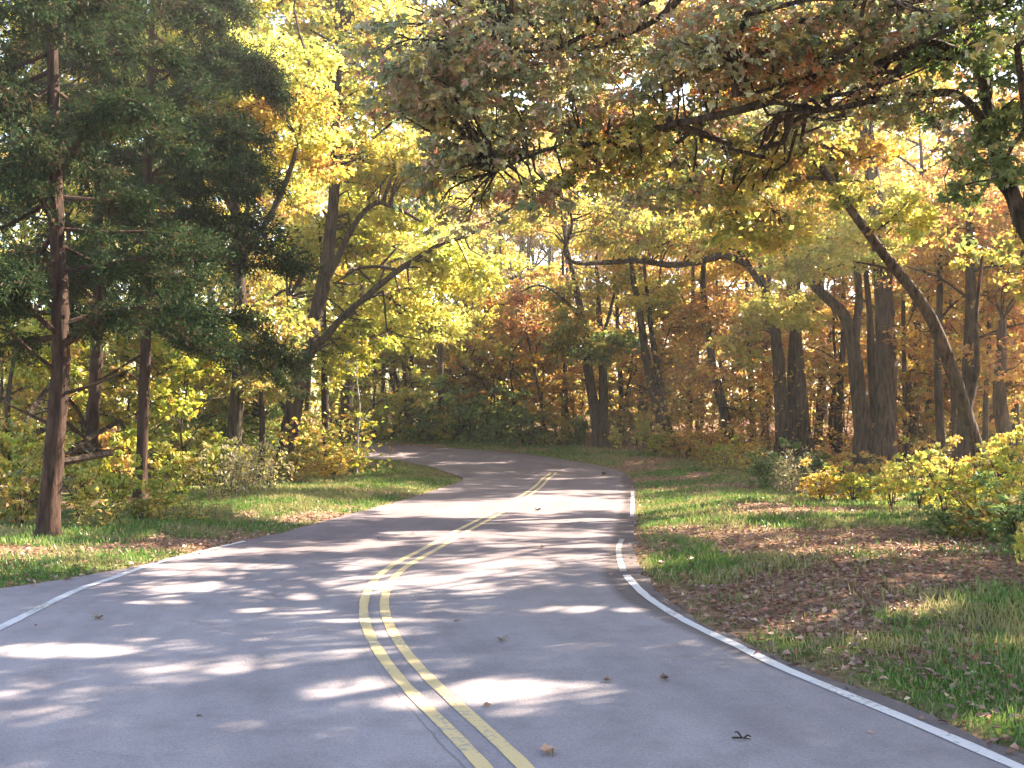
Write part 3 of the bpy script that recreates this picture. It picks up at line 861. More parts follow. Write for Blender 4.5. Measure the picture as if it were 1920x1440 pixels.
hero('tall yellow and orange tree rising behind the arched limb', 44,
     [([(643, 868), (652, 740), (668, 600), (690, 420), (710, 200), (720, 0)], .26, .08, 46)], [([(704, 450), (780, 330), (860, 240), (930, 180)], .12, .03, 46, 46), ([(710, 330), (650, 200), (630, 80)], .11, .03, 46, 46.5)],
     [E(860, 260, 150, 90, 46, 3, 22, 1.25, 'yellow'), E(900, 80, 180, 110, 46, 3.5, 24, 1.3, 'gold'), E(690, 120, 110, 120, 46, 3, 16, 1.25, 'yellow'), E(980, 360, 130, 60, 46, 2.5, 13, 1.1, 'yellow'), E(760, -100, 260, 90, 46, 3.5, 18, 1.4, 'gold'), E(610, 20, 160, 130, 47, 3, 18, 1.25, 'bright')],
     'yellow', bark=BARK_D, size=.2, n_leaf=250)

# slender dark stems standing among the others
for px0, d, r, lean, lab, pal in [
    (1166, 57, .15, -12, 'slender dark stem just past the joined trunks', 'gold'), (1292, 53, .14, 10, 'slender dark stem between leaning stems and bow-bent trunk', 'rust'), (1308, 56, .10, -14, 'thin crooked stem before the bow-bent mossy trunk', 'rust'),
    (1412, 52, .16, -16, 'dark stem between bow-bent trunk and three-trunk clump', 'gold'), (1432, 57, .12, 12, 'thin stem leaning toward the three-trunk clump', 'rust'), (1572, 49, .17, 14, 'dark stem between stump-like trunk and curving trunk', 'rust'),
    (1698, 44, .12, -6, 'slim stem just past the tallest straight trunk', 'rust'), (1716, 48, .15, 10, 'dark stem midway between tallest trunk and thin dark trunk', 'gold'), (1790, 40, .10, -10, 'very thin stem between the two dark trunks behind the leaning tree', 'rust'),
    (1846, 37, .11, 12, 'thin stem tilted across the gap behind the leaning grey tree', 'rust'), (1905, 42, .18, -8, 'dark trunk at the dim end of the wood', 'rust'), (1745, 52, .14, 4, 'faint stem deep behind the thin dark trunk', 'gold'),
    (868, 60, .14, 5, 'slender stem between straight grey trunk and green bushes', 'yellow'), (944, 61, .13, -6, 'slender stem rising behind the green bushes', 'gold'), (985, 62, .10, 8, 'thin stem behind the round green bush', 'rust'),
    (1062, 57, .13, -8, 'slender dark stem before the joined trunks', 'rust'), (716, 60, .11, 8, 'slender stem where the road disappears', 'yellow'), (575, 43, .12, 6, 'slender stem between the leaning tree and the slim dark tree', 'lime')]:
    yb = 835 if d > 50 else 860 if d > 43 else 885
    pts = [(px0, yb), (px0 + lean * .2, yb - 120), (px0 + lean * .7, yb - 240), (px0 + lean * .8, yb - 340), (px0 + lean * 1.6, yb - 440)]
    hero(lab, d, [(pts, r, r * .35, d)], [([(px0 + lean * .7, yb - 235), (px0 + lean * .7 + (30 if lean < 0 else -30), yb - 300), (px0 + lean + (50 if lean < 0 else -50), yb - 350)], r * .35, .015, d, d)],
         [E(px0 + lean * 1.4, yb - 420, 55, 40, d, 1.6, 6, .9)], pal, bark=BARK_D, size=.18, n_leaf=170, group='slender stems in the wood')

# the big oak whose boughs hang over the road; it stands beside the road just outside the frame
OB = np.array([11.2, 15.0, float(ground(11.2, 15.0)) - .05])
ot = [OB, P(2280, 760, 15), P(2160, 520, 15.2), P(2040, 350, 15.6), P(1925, 300, 16)]
hero_oak = tree('oak_tree', 'big oak sending long dark boughs and grey-green leaves over the road', OB,
     [([OB, OB + [-.2, .1, 2.2], OB + [-.5, .2, 4.6], OB + [-1.0, .3, 7.0], OB + [-1.2, .4, 10.5]], .48, .12)],
     [([OB + [-.4, .2, 4.0]] + PL([(2060, 600), (1950, 480), (1900, 370), (1868, 285), (1852, 200), (1838, 100), (1850, -20)], 15.2, 17), .17, .05),
      (PL([(1862, 250), (1800, 180), (1720, 178), (1640, 188), (1560, 205), (1440, 216)], 16, 15.5), .075, .02),
      (PL([(1848, 120), (1760, 82), (1690, 75), (1620, 95), (1540, 128), (1450, 165), (1380, 180)], 16.3, 15), .07, .02),
      ([OB + [-1.0, .3, 6.6]] + PL([(1980, -60), (1800, -20), (1640, 15), (1500, 42), (1400, 62), (1310, 78), (1250, 84)], 15, 15.5), .12, .025),
      ([OB + [-1.1, .35, 8.0]] + PL([(1900, -190), (1650, -160), (1420, -90), (1270, -25), (1190, 12), (1110, 58), (1030, 94), (955, 96)], 15, 16), .13, .02),
      (PL([(1310, -40), (1240, 30), (1180, 62), (1120, 88), (1040, 96)], 15.5, 16.5), .06, .015),
      (PL([(1560, 130), (1440, 190), (1330, 220), (1265, 232), (1200, 250), (1130, 266), (1060, 272), (1000, 290), (930, 322)], 15.3, 16.5), .075, .015),
      (PL([(1850, 60), (1780, 110), (1720, 60), (1700, 30)], 16.6, 16.4), .06, .02),
      ([OB + [-.9, .3, 6.2], OB + [-2.6, -1.6, 8.0], OB + [-4.6, -3.2, 9.0], OB + [-7.6, -5.0, 9.6]], .15, .03), ([OB + [-.8, .2, 5.8], OB + [-1.5, -2.6, 7.2], OB + [-2.6, -5.2, 8.0], OB + [-2.8, -8.2, 8.6]], .14, .03)],
     [E(830, 90, 130, 80, 16, 1.6, 35,  0.62), E(860, 170, 120, 60, 16, 1.5, 22,  0.56), E(780, 180, 60, 40, 16.5, 1, 8,  0.50), E(1010, 190, 110, 70, 16.3, 1.5, 21,  0.56), E(840, 330, 50, 35, 16.5, .8, 8,  0.45, 'oak'),
      E(900, 270, 90, 50, 16.5, 1.0, 10,  0.50), E(1080, 60, 130, 70, 16, 1.6, 21,  0.62), E(1140, 290, 120, 50, 16.3, 1.3, 16,  0.56, 'olive'), E(1290, 130, 130, 80, 15.5, 1.6, 24,  0.62), E(1400, 130, 90, 50, 15.2, 1.3, 13,  0.56, 'red'),
      E(1500, 70, 120, 60, 15.5, 1.6, 18,  0.62), E(1620, 60, 110, 60, 15.5, 1.5, 16,  0.62), E(1790, 40, 130, 60, 16, 1.5, 18,  0.62, 'green'), E(1860, 200, 60, 80, 16, 1.2, 10,  0.56, 'green'), E(1640, 190, 120, 40, 15.8, 1, 10,  0.50),
      E(960, -110, 260, 110, 16, 2.5, 45,  0.78), E(1400, -120, 300, 110, 15.5, 2.5, 45,  0.84), E(1850, -180, 260, 160, 15, 3, 35,  0.90), E(1850, 330, 60, 40, 16, 1, 5,  0.45, 'green'), E(1000, 380, 120, 30, 17, 1, 8,  0.45), E(850, 415, 70, 22, 17, .8, 5,  0.39),
      (OB + [-1.0, -1.5, 8.9], (5.6, 5.0, 2.4), 62, .8), (OB + [-4.0, -2.5, 6.8], (3.0, 4.0, 1.6), 22, .7), (OB + [2.5, -5, 6.5], (3.5, 3.5, 2.6), 30, .8), E(1350, 320, 170, 60, 18.5, 1.4, 22, .5, 'olive'), E(1500, 190, 150, 70, 19.5, 1.6, 22, .55), E(1180, 230, 130, 60, 17.5, 1.3, 14, .5, 'red'), (OB + [-1, 4, 9], (4, 4, 2.2), 26, .8), (OB + [-6.2, -4.5, 9.3], (4.2, 3.6, 2.0), 60, .75), (OB + [-6.0, -1.2, 9.6], (3.5, 3.0, 1.3), 34, .8), (OB + [-3.5, -5.5, 7.6], (3.4, 3.0, 1.6), 60, .85), (OB + [-1, -8, 8.5], (4, 3, 2), 54, .9), (OB + [1, -3, 11], (5, 5, 2), 60, .95)],  # includes unseen clumps added above and beside the frame to shade the road
     'oak', size=.14, n_leaf=94, lobed=True, bark=BARK, flat=.6)

# ------------------------------------------------------------------ the wood behind: individual trees standing at their own places
def at(px, d):
    return (px - 960) * d / F, d


WOOD = [  # palette, shape, photo column, distance, scale, label
    ('yellow', 0, 40, 48, 1.0, 'yellow tree far behind the shaggy cedar'), ('lime', 1, 150, 40, 1.0, 'lime green tree filling the gap behind the slim cedar'),
    ('gold', 0, 250, 58, 1.1, 'golden tree deep in the wood behind the cedars'), ('yellow', 1, 330, 44, 1.1, 'yellow tree behind the dark dense cedar'),
    ('lime', 0, 400, 62, 1.1, 'lime green tree deep behind the golden tree'), ('gold', 1, 480, 50, 1.1, 'orange gold tree behind the leaning arched tree'),
    ('yellow', 0, 560, 66, 1.15, 'tall yellow tree deep behind the leaning arched tree'), ('lime', 1, 640, 52, 1.1, 'lime tree between the leaning tree and the far road'),
    ('yellow', 0, 690, 101, 1.3, 'yellow tree where the road vanishes behind the bend'), ('gold', 1, 760, 60, 0.94, 'golden tree behind the pair of thin stems'),
    ('yellow', 0, 840, 95, 1.3, 'bright yellow tree behind the straight grey trunk'), ('gold', 0, 900, 97, 1.3, 'gold tree behind the trunk in the green bushes'),
    ('rust', 0, 960, 97, 1.3, 'rust orange tree beyond the round green bush'), ('rust', 0, 1010, 98, 1.3, 'smaller rust tree behind the thin leaning reddish one'),
    ('gold', 0, 1060, 102, 1.3, 'golden tree far behind the joined trunks'), ('rust', 0, 1120, 100, 1.3, 'rust coloured tree right behind the joined trunks'),
    ('olive', 0, 1170, 102, 1.3, 'olive tree between the joined trunks and the leaning stems'), ('gold', 0, 1230, 102, 1.3, 'gold tree beyond the two leaning stems'),
    ('rust', 0, 1290, 102, 1.3, 'rust tree behind the bow-bent mossy trunk'), ('gold', 1, 1360, 60, 0.94, 'tall gold tree deep behind the bow-bent trunk'),
    ('rust', 1, 1420, 58, 1.2, 'rust tree beside the clump of three trunks'), ('yellow', 0, 1500, 97, 1.3, 'yellow tree deep behind the clump of three trunks'),
    ('rust', 1, 1570, 56, 1.2, 'rust brown tree behind the curving stout trunk'), ('gold', 1, 1640, 60, 1.3, 'gold tree behind the tallest straight trunk'),
    ('rust', 0, 1720, 50, 1.1, 'rust tree behind the thin dark trunk'), ('gold', 0, 1800, 58, 1.1, 'gold tree deep in the dark part of the wood'),
    ('rust', 1, 1830, 44, 1.25, 'low rust tree behind the twig-crossed trunk'), ('rust', 0, 1920, 48, 1.1, 'brown rust tree at the dark end of the wood'),
    ('olive', 0, 2010, 40, 1.0, 'olive tree at the edge of view behind the shrubs'), ('yellow', 0, 2080, 54, 1.1, 'yellow tree beyond the edge of the shrubs'),
    ('yellow', 0, -90, 60, 1.1, 'yellow tree at the far edge of the cedars'), ('lime', 0, -130, 34, 1.0, 'lime tree beside the cedar group'),
    ('gold', 0, 180, 74, 1.2, 'tall golden tree at the back of the cedar wood'), ('yellow', 0, 470, 84, 1.25, 'yellow tree at the very back behind the leaning tree'),
    ('gold', 0, 640, 92, 1.25, 'golden tree at the very back of the hollow'), ('yellow', 0, 900, 96, 1.2, 'yellow tree at the very back above the green bushes'),
    ('rust', 0, 1180, 92, 1.2, 'rust tree at the very back past the two leaning stems'), ('gold', 0, 1420, 101, 1.3, 'gold tree at the very back past the three trunks'),
    ('rust', 0, 1660, 102, 1.3, 'rust tree at the very back past the stout trunks'), ('rust', 0, 1890, 94, 1.3, 'rust tree at the very back of the dark wood'),
]
for k, (pal, sh, px, d, sc, lab) in enumerate(WOOD):
    x, y = at(px + random.uniform(-15, 15), d)
    t = random.uniform(.9, 1.12)
    place((pal, sh), x, y, sc * random.uniform(.95, 1.08), random.random() * 6.28, lab, group='trees of the wood', tint=(t, t * random.uniform(.95, 1.04), t, 1), zs=1.4 if d > 90 or (px < 600 and d >= 40) else 1.0)

# trees beside the road outside the frame, whose shade falls on it
SHADE = [(14.6, 24.5, 'olive', 0, .95, 'olive tree on the verge just past the big oak'), (15.5, 11, 'gold', 0, 1.0, 'gold tree behind the big oak'), (15.2, 18.8, 'rust', 0, 1.0, 'rust tree standing next to the big oak'),
         (11.5, 7.5, 'olive', 0, .95, 'olive tree on the verge before the big oak'), (22.5, 37, 'rust', 1, 1.1, 'slim rust tree out of view beside the dark wood'),
         (21, 17, 'gold', 0, 1.1, 'gold tree in the second row behind the big oak'), (17, 3, 'gold', 0, 1.0, 'gold tree level with the road in front'), (19.5, 23, 'yellow', 0, 1.05, 'yellow tree in the second row by the big oak'), (9.0, 3.0, 'olive', 1, 1.1, 'slim olive tree on the near verge'), (13.2, 14.2, 'olive', 1, 1.15, 'slim olive tree squeezed in beside the big oak'), (12, 0.5, 'gold', 0, .95, 'gold tree on the near verge')]
for k, (x, y, pal, sh, sc, lab) in enumerate(SHADE):
    place((pal, sh), x, y, sc, random.random() * 6.28, lab, group='trees that shade the road', tint=(1, 1, 1, 1))

# saplings of the understorey, each named after the landmark it stands by
MARK = [(20, 'shaggy cedar'), (170, 'slim cedar'), (265, 'dark dense cedar'), (435, 'tall golden tree'), (490, 'spindly olive tree'), (545, 'leaning arched tree'), (612, 'slim dark tree'), (670, 'pale thin sapling'),
        (765, 'pair of thin stems'), (827, 'straight grey trunk'), (908, 'dark trunk in the green bushes'), (1020, 'thin reddish leaning tree'), (1125, 'two joined trunks'), (1205, 'grey trunk past the joined ones'),
        (1255, 'two leaning stems'), (1372, 'bow-bent mossy trunk'), (1485, 'clump of three trunks'), (1535, 'dark stump-like trunk'), (1620, 'curving stout trunk'), (1660, 'tallest straight trunk'), (1765, 'thin dark trunk'),
        (1812, 'twig-crossed trunk'), (1870, 'foot of the leaning grey tree'), (1930, 'broad brown trunk')]
COLR = {'yellow': 'yellow', 'lime': 'lime green', 'gold': 'golden', 'rust': 'rust coloured', 'olive': 'olive green'}
KEEP = [(560, 20, 39), (610, 8, 41), (1240, 20, 49), (1120, 20, 52), (1350, 25, 49), (1485, 50, 48), (1430, 20, 50), (1250, 30, 50), (1580, 25, 46), (1710, 20, 44), (1640, 45, 44), (1800, 40, 34), (265, 12, 25), (170, 12, 28)]  # trunks that stand in the open
seen = set()
k = 0
while k < 120:
    if k < 46:
        px, d = random.uniform(-20, 640), random.uniform(27, 62)
    elif k < 66:
        px, d = random.uniform(640, 1200), random.uniform(58, 64)
    else:
        px, d = random.uniform(1180, 1960), random.uniform(40, 60)
    k += 1
    x, y = at(px, d)
    if road_dist(np.array([x]), np.array([y]))[0] < 3.0 or any(abs(px - a) < w + 2400 / d and d < dd + 1 for a, w, dd in KEEP):
        continue
    pal = random.choice(['yellow', 'lime', 'lime', 'gold', 'olive'] if px < 640 else ['gold', 'rust', 'yellow', 'olive'] if px < 1200 else ['rust', 'rust', 'gold', 'olive', 'yellow'])
    sc = random.uniform(.7, 1.5)
    mk = min(MARK, key=lambda q: abs(q[0] - px))[1]
    lab = f"{'low' if sc < 1 else 'tall' if sc > 1.25 else 'bushy'} {COLR[pal]} sapling {'deep in the wood behind' if d > 50 else 'just behind'} the {mk}"
    if lab in seen:
        continue
    seen.add(lab)
    place((pal, 2), x, y, sc, random.random() * 6.28, lab, 'sapling', 'saplings under the trees', (1, 1, 1, 1), 'sapling')

# leaves of the undergrowth between the trunks, nobody could count its plants
mb = MB()
n = 9000
px = np.concatenate([R.uniform(-150, 690, 2600), R.uniform(640, 1220, 2900), R.uniform(1180, 2080, 3500)])
d = np.concatenate([R.uniform(36, 80, 2600), np.where(R.random(2900) < .28, R.uniform(57, 64, 2900), R.uniform(84, 96, 2900)), np.where(R.random(3500) < .36, R.uniform(46, 58, 3500), R.uniform(70, 88, 3500))])
x = (px - 960) * d / F
hh = R.uniform(0, 1, n) ** 1.1 * np.clip((d - 30) / 30, .25, 1) * 7.5
ok = road_dist(x, d) > 3.5
x, d, px, hh = x[ok], d[ok], px[ok], hh[ok]
c = np.stack([x, d, g(x, d) + hh], 1)
m = 15
n = len(c)
grp = np.repeat(np.arange(n), m)
cc = c[grp] + R.standard_normal((n * m, 3)) * [.55, .55, .3]
L = R.uniform(.14, .26, n * m)
low = (hh[grp] < 1.3) & (px[grp] > 640) & (px[grp] < 1180)
pc = np.where((px[grp] < 960)[:, None], colors('bright', n * m, grp), colors('rust', n * m, grp))  # lighter leaf colours stand in for the backlit glow past the bend
sel = R.random(n)[grp]
pc = np.where((sel < .3)[:, None], colors('gold', n * m, grp), pc)
pc = np.where(((sel > .82) & (px[grp] < 1200))[:, None], colors('lime', n * m, grp), pc)
pc = np.where((low | (sel > .9))[:, None], np.where((px[grp] < 960)[:, None], colors('lime', n * m, grp), colors('olive', n * m, grp)), pc)
leaves(mb, cc, unit(R.standard_normal((n * m, 3)) * [1, 1, .6]), unit([0, 0, 1.] + .7 * R.standard_normal((n * m, 3))), L, L * .65, pc)
for i in range(0, n, 6):
    q = c[i]
    tube(mb, [(q[0] + R.normal() * .5, q[1], float(g(q[0], q[1])) - .1), q * [1, 1, .5] + [R.normal() * .2, 0, .5 * float(g(q[0], q[1]))], q], .03, .01, 3, 0, 1, 0, 2)
link('undergrowth', mb.mesh('undergrowth', [LEAF, BARK_D]), kind='stuff')

# young trees and low crowns outside the bend, leaf tint lifted to look sunlit
YOUNG = [('yellow', 2, 668, 57.5, 1.9, 'bright yellow young tree where the road slips out of sight'), ('lime', 2, 712, 58.5, 1.8, 'lime young tree between the vanishing road and the thin stems'), ('yellow', 1, 745, 60, .75, 'yellow tree crown behind the thin crooked stem'),
         ('yellow', 2, 860, 58, 1.9, 'yellow young tree just past the straight grey trunk'), ('gold', 2, 975, 57, 1.7, 'golden young tree above the round green bush'), ('rust', 1, 1060, 59, .75, 'rust crown just before the joined trunks'),
         ('yellow', 2, 1170, 56, 1.8, 'yellow young tree between joined trunks and leaning stems'), ('gold', 1, 1310, 55, .75, 'golden crown between leaning stems and bow-bent trunk'), ('rust', 1, 1560, 50, .75, 'rust crown between the three trunks and the stout one'), ('gold', 1, 1730, 46, .75, 'gold crown past the tallest straight trunk'), ('rust', 1, 1870, 42, .8, 'rust crown past the twig-crossed trunk')]
for pal, sh, px, d, sc, lab in YOUNG:
    x, y = at(px, d)
    place((pal, sh), x, y, sc, random.random() * 6.28, lab, group='young trees at the wood edge', tint=(1.12, 1.12, 1.05, 1))

# the far side of the wood, one mass of leaves and stems
mb = MB()
n = 6500
a = R.uniform(-.62, .62, n); rr = R.uniform(84, 130, n)
c = np.stack([np.sin(a) * rr, np.cos(a) * rr, R.uniform(0, 1, n) ** 1.15 * 24], 1)
c[:, 2] += g(c[:, 0], c[:, 1])
m = 16
cc = np.repeat(c, m, 0) + R.standard_normal((n * m, 3)) * [1.0, 1.0, .5]
grp = np.repeat(np.arange(n), m)
L = R.uniform(.28, .5, n * m)
pc = np.where((a[grp] < .01)[:, None], colors('bright', n * m, grp), colors('gold', n * m, grp))  # distant glow put into the leaf colour by the brightest palette
pc = np.where((a[grp] > .12)[:, None], colors('rust', n * m, grp), pc)
leaves(mb, cc, unit(R.standard_normal((n * m, 3)) * [1, 1, .6]), unit([0, 0, 1.] + .7 * R.standard_normal((n * m, 3))), L, L * .65, pc)
for k in range(110):
    aa, r_ = R.uniform(-.6, .6), R.uniform(66, 120)
    x, y = math.sin(aa) * r_, math.cos(aa) * r_
    z = float(g(x, y))
    tube(mb, [(x, y, z - .2), (x + R.normal() * .3, y, z + 6), (x + R.normal() * .8, y, z + 14)], R.uniform(.1, .28), .06, 6, .3, 1, .05, 3)
link('distant_woods', mb.mesh('distant_woods', [LEAF, BARK_D]), kind='stuff')

# ------------------------------------------------------------------ shrubs
def bush_mesh(pal, seed, w, h, n_cl, n_leaf, size, twiggy=8):
    global R
    keep, R = R, np.random.default_rng(seed)
    sm, fm = MB(), MB()
    tips = []
    for k in range(twiggy):
        az = k * 2.4 + R.random(); rr = w * R.uniform(.25, .8)
        e = np.array([math.cos(az) * rr, math.sin(az) * rr, h * R.uniform(.6, 1.05)])
        tips.append(tube(sm, [(R.normal() * .05, R.normal() * .05, -.08), e * [.35, .35, .5], e], .016, .005, 4, 0, 0, .05, 4))
    for k in range(n_cl):
        t = tips[R.integers(0, len(tips))]
        c = t[R.integers(2, len(t))] + R.standard_normal(3) * np.array([w, w, h * .6]) * .2
        c[2] = max(c[2], .1)
        clump(fm, c, w * .24 * R.uniform(.6, 1.3), n_leaf, pal, size, .75, droop=.1)
    R = keep
    return sm.mesh('stem', [BARK_D]), fm.mesh('foliage', [LEAF])


def weed_mesh(pal, seed, w, h, n):
    """upright dry stalks with thin leaves"""
    global R
    keep, R = R, np.random.default_rng(seed)
    sm, fm = MB(), MB()
    for k in range(16):
        p = R.standard_normal(2) * w * .35; l = R.standard_normal(2) * .2
        hh = h * R.uniform(.6, 1.2)
        tp = tube(sm, [(p[0], p[1], -.05), (p[0] + l[0] * .5, p[1] + l[1] * .5, hh * .5), (p[0] + l[0], p[1] + l[1], hh)], .008, .003, 3, 0, 0, 0, 3)
        m = n // 16
        pos = tp[R.integers(1, len(tp), m)] + R.standard_normal((m, 3)) * [.06, .06, .06]
        L = R.uniform(.06, .16, m)
        leaves(fm, pos, unit(R.standard_normal((m, 3)) + [0, 0, .3]), unit([0, 0, 1.] + .8 * R.standard_normal((m, 3))), L, L * .35, colors(pal, m))
    R = keep
    return sm.mesh('stem', [BARK_D]), fm.mesh('foliage', [LEAF])


BUSH = {'lime': bush_mesh('lime', 1, .95, 1.3, 26, 60, .10), 'yellow': bush_mesh('yellow', 2, .95, 1.2, 26, 60, .10), 'bright': bush_mesh('bright', 3, .85, 1.2, 22, 50, .10),
        'green': bush_mesh('green', 4, 1.0, 1.3, 30, 65, .10), 'rust': bush_mesh('rust', 5, .9, 1.1, 24, 55, .10), 'gold': bush_mesh('gold', 6, .9, 1.1, 24, 55, .10),
        'olive': bush_mesh('olive', 7, 1.0, 1.3, 28, 60, .10), 'dry': weed_mesh('dry', 8, .8, 1.0, 520), 'drygreen': weed_mesh('olive', 9, .8, .8, 520)}


def bush(pal, px, py, w, h, lab, group=None, d=None):
    """a shrub whose foot is seen at photo pixel px,py; w, h scale it"""
    x, y = G(px, py) if d is None else at(px, d)
    sm, fm = BUSH[pal]
    nm = 'weed_clump' if pal.startswith('dry') else 'bush'
    root = link(nm, None, loc=(x, y, float(ground(x, y))), label=lab, category='weeds' if pal.startswith('dry') else 'bush', group=group)
    root.rotation_euler = (0, 0, random.random() * 6.28); root.scale = (w, w, h)
    link('stem', sm, root, kind='stuff'); link('foliage', fm, root, kind='stuff')


B = [
    # verge shrubs under the stout trunks and the leaning grey tree
    ('green', 1432, 922, .9, .95, 'small dark green bush standing at the grass corner below the three trunks'), ('dry', 1488, 935, 1.1, 1.0, 'beige dry weeds between the dark green bush and the orange shrub'),
    ('gold', 1540, 945, 1.0, .8, 'orange yellow shrub in front of the stout trunks'), ('green', 1530, 905, 1.0, .8, 'dark green bush at the foot of the three trunks'), ('lime', 1600, 945, .9, .75, 'low lime shrub beside the orange yellow one'),
    ('bright', 1672, 960, .9, .95, 'bright yellow-green shrub at the foot of the tallest trunk'), ('yellow', 1725, 968, 1.0, .9, 'yellow shrub under the thin dark trunk'), ('bright', 1775, 985, .9, .95, 'bright shrub midway along the yellow thicket'),
    ('lime', 1830, 1000, .95, .9, 'lime shrub at the foot of the leaning grey tree'), ('yellow', 1880, 985, .9, 1.0, 'yellow shrub behind the foot of the leaning grey tree'), ('olive', 1850, 1030, .9, .6, 'low olive shrub spilling onto the leaf litter'),
    ('green', 1780, 1022, .7, .45, 'low green shrub at the edge of the leaf litter'), ('green', 1915, 1045, .9, .7, 'dark green shrub at the edge of view'), ('bright', 1928, 1085, .35, .55, 'small bright sprig with large yellow leaves at the edge of view'),
    ('gold', 1640, 925, .9, .8, 'golden shrub between the stout trunks'), ('rust', 1580, 905, .9, .8, 'rust shrub behind the orange yellow one'), ('olive', 1745, 930, 1.1, 1.0, 'olive shrub deep behind the yellow thicket'),
    ('gold', 1820, 930, 1.0, 1.2, 'golden bush behind the leaning grey tree'), ('yellow', 1925, 950, 1.0, 1.4, 'tall yellow bush at the edge of view'),
    # along the outside of the bend
    ('rust', 1340, 872, 1.3, 1.3, 'rust shrub under the bow-bent mossy trunk'), ('gold', 1400, 880, 1.2, 1.0, 'golden shrub between the bow-bent trunk and the three trunks'), ('rust', 1290, 868, 1.3, 1.1, 'rust brown bush beside the two leaning stems'),
    ('lime', 1230, 856, 1.2, 1.0, 'pale lime bush in front of the two leaning stems'), ('olive', 1270, 862, 1.2, .9, 'olive bush hugging the two leaning stems'), ('bright', 1205, 838, 1.0, 1.6, 'bright spindly bush behind the two leaning stems'),
    ('drygreen', 1330, 886, 1.3, 1.0, 'green weeds at the grass corner'), ('drygreen', 1380, 893, 1.3, 1.0, 'green weeds by the golden shrub'), ('lime', 1360, 880, 1.0, .9, 'lime shrub below the bow-bent mossy trunk'),
    ('bright', 1152, 846, .8, .9, 'small bright bush at the foot of the joined trunks'),
    ('green', 985, 838, 2.0, 1.9, 'large round dark green bush beyond the bend'), ('green', 880, 832, 2.0, 2.2, 'tall green bush beside the straight grey trunk'), ('green', 935, 833, 1.7, 1.9, 'green bush between the two other green bushes'),
    ('lime', 830, 829, 1.6, 1.5, 'lime bush round the foot of the straight grey trunk'), ('green', 800, 829, 1.8, 2.0, 'green bush between grey trunk and thin stems'), ('lime', 735, 827, 2.0, 2.0, 'lime bush behind the far road'),
    ('bright', 700, 826, 1.9, 2.0, 'bright yellow-green bush where the road disappears'), ('olive', 1050, 838, 1.6, 1.5, 'olive bush between the round green bush and the joined trunks'), ('green', 1085, 836, 1.4, 1.4, 'green bush just behind the joined trunks'),
    ('olive', 1170, 836, 1.5, 1.4, 'olive bush past the joined trunks'), ('lime', 770, 829, 1.2, 1.0, 'lime bush at the foot of the thin stems'), ('olive', 640, 828, 2.0, 2.2, 'olive bush behind the inside of the bend'),
    # inside of the bend and along the cedars
    ('gold', 625, 898, 1.1, .85, 'golden shrub on the inside of the bend'), ('yellow', 660, 893, 1.1, .8, 'yellow shrub at the tip of the grass wedge'), ('gold', 590, 905, .9, .8, 'orange shrub at the foot of the slim dark tree'),
    ('olive', 545, 912, 1.2, 1.0, 'olive brush at the foot of the leaning arched tree'), ('dry', 500, 925, 1.2, 1.1, 'pale dry weeds before the leaning arched tree'), ('dry', 460, 935, 1.3, 1.2, 'sunlit pale dry weeds at the edge of the grass'),
    ('dry', 415, 945, 1.2, 1.1, 'tall pale weeds beside the sunlit grass patch'), ('lime', 380, 925, 1.1, 1.2, 'lime bush beside the pale weeds'), ('bright', 335, 935, 1.0, 1.25, 'bright yellow bush beside the trunk of the dark cedar'),
    ('lime', 300, 965, .8, .75, 'low lime bush in front of the dark cedar'), ('yellow', 440, 905, 1.1, 1.3, 'yellow bush behind the pale weeds'), ('green', 465, 890, 1.2, 1.4, 'green bush in the scrub before the golden tree'),
    ('lime', 220, 965, .8, .9, 'lime bush between the slim and the dark cedar'), ('yellow', 150, 985, .8, .8, 'yellow bush beside the shaggy cedar'), ('lime', 185, 940, .9, 1.2, 'taller lime bush behind the shaggy cedar'),
    ('olive', 40, 1000, .9, .85, 'olive bush on the far side of the shaggy cedar'), ('lime', -5, 985, 1.0, 1.2, 'lime bush at the edge of view by the cedars'), ('yellow', 60, 965, .9, 1.3, 'yellow bush behind the shaggy cedar'),
    ('olive', 270, 985, .7, .5, 'low olive bush at the grass before the dark cedar'), ('drygreen', 350, 985, 1.0, .5, 'low green weeds along the grass before the cedars'), ('drygreen', 200, 1000, .9, .5, 'low green weeds near the shaggy cedar'),
    ('olive', 400, 880, 1.3, 1.6, 'olive bush deep in the scrub'), ('green', 360, 880, 1.3, 1.5, 'green bush deep in the scrub'), ('rust', 205, 900, 1.0, 1.4, 'rust bush between the cedar trunks'), ('olive', 520, 880, 1.2, 1.6, 'olive bush behind the leaning arched tree'),
    ('gold', 590, 880, 1.0, 1.8, 'tall gold bush behind the slim dark tree'), ('bright', 560, 872, 1.0, 2.2, 'tall bright bush behind the leaning arched tree'), ('bright', 640, 872, 1.0, 1.6, 'bright bush behind the pale thin sapling'),
]
for b in B:
    bush(*b)

# ------------------------------------------------------------------ grass, leaf litter
def scatter(n, xlo, xhi, ylo, yhi, bias=1.6):
    y = ylo + (yhi - ylo) * R.random(n) ** bias
    x = R.uniform(xlo, xhi, n) * np.clip(y / 18, .55, 1.6)
    return x, y


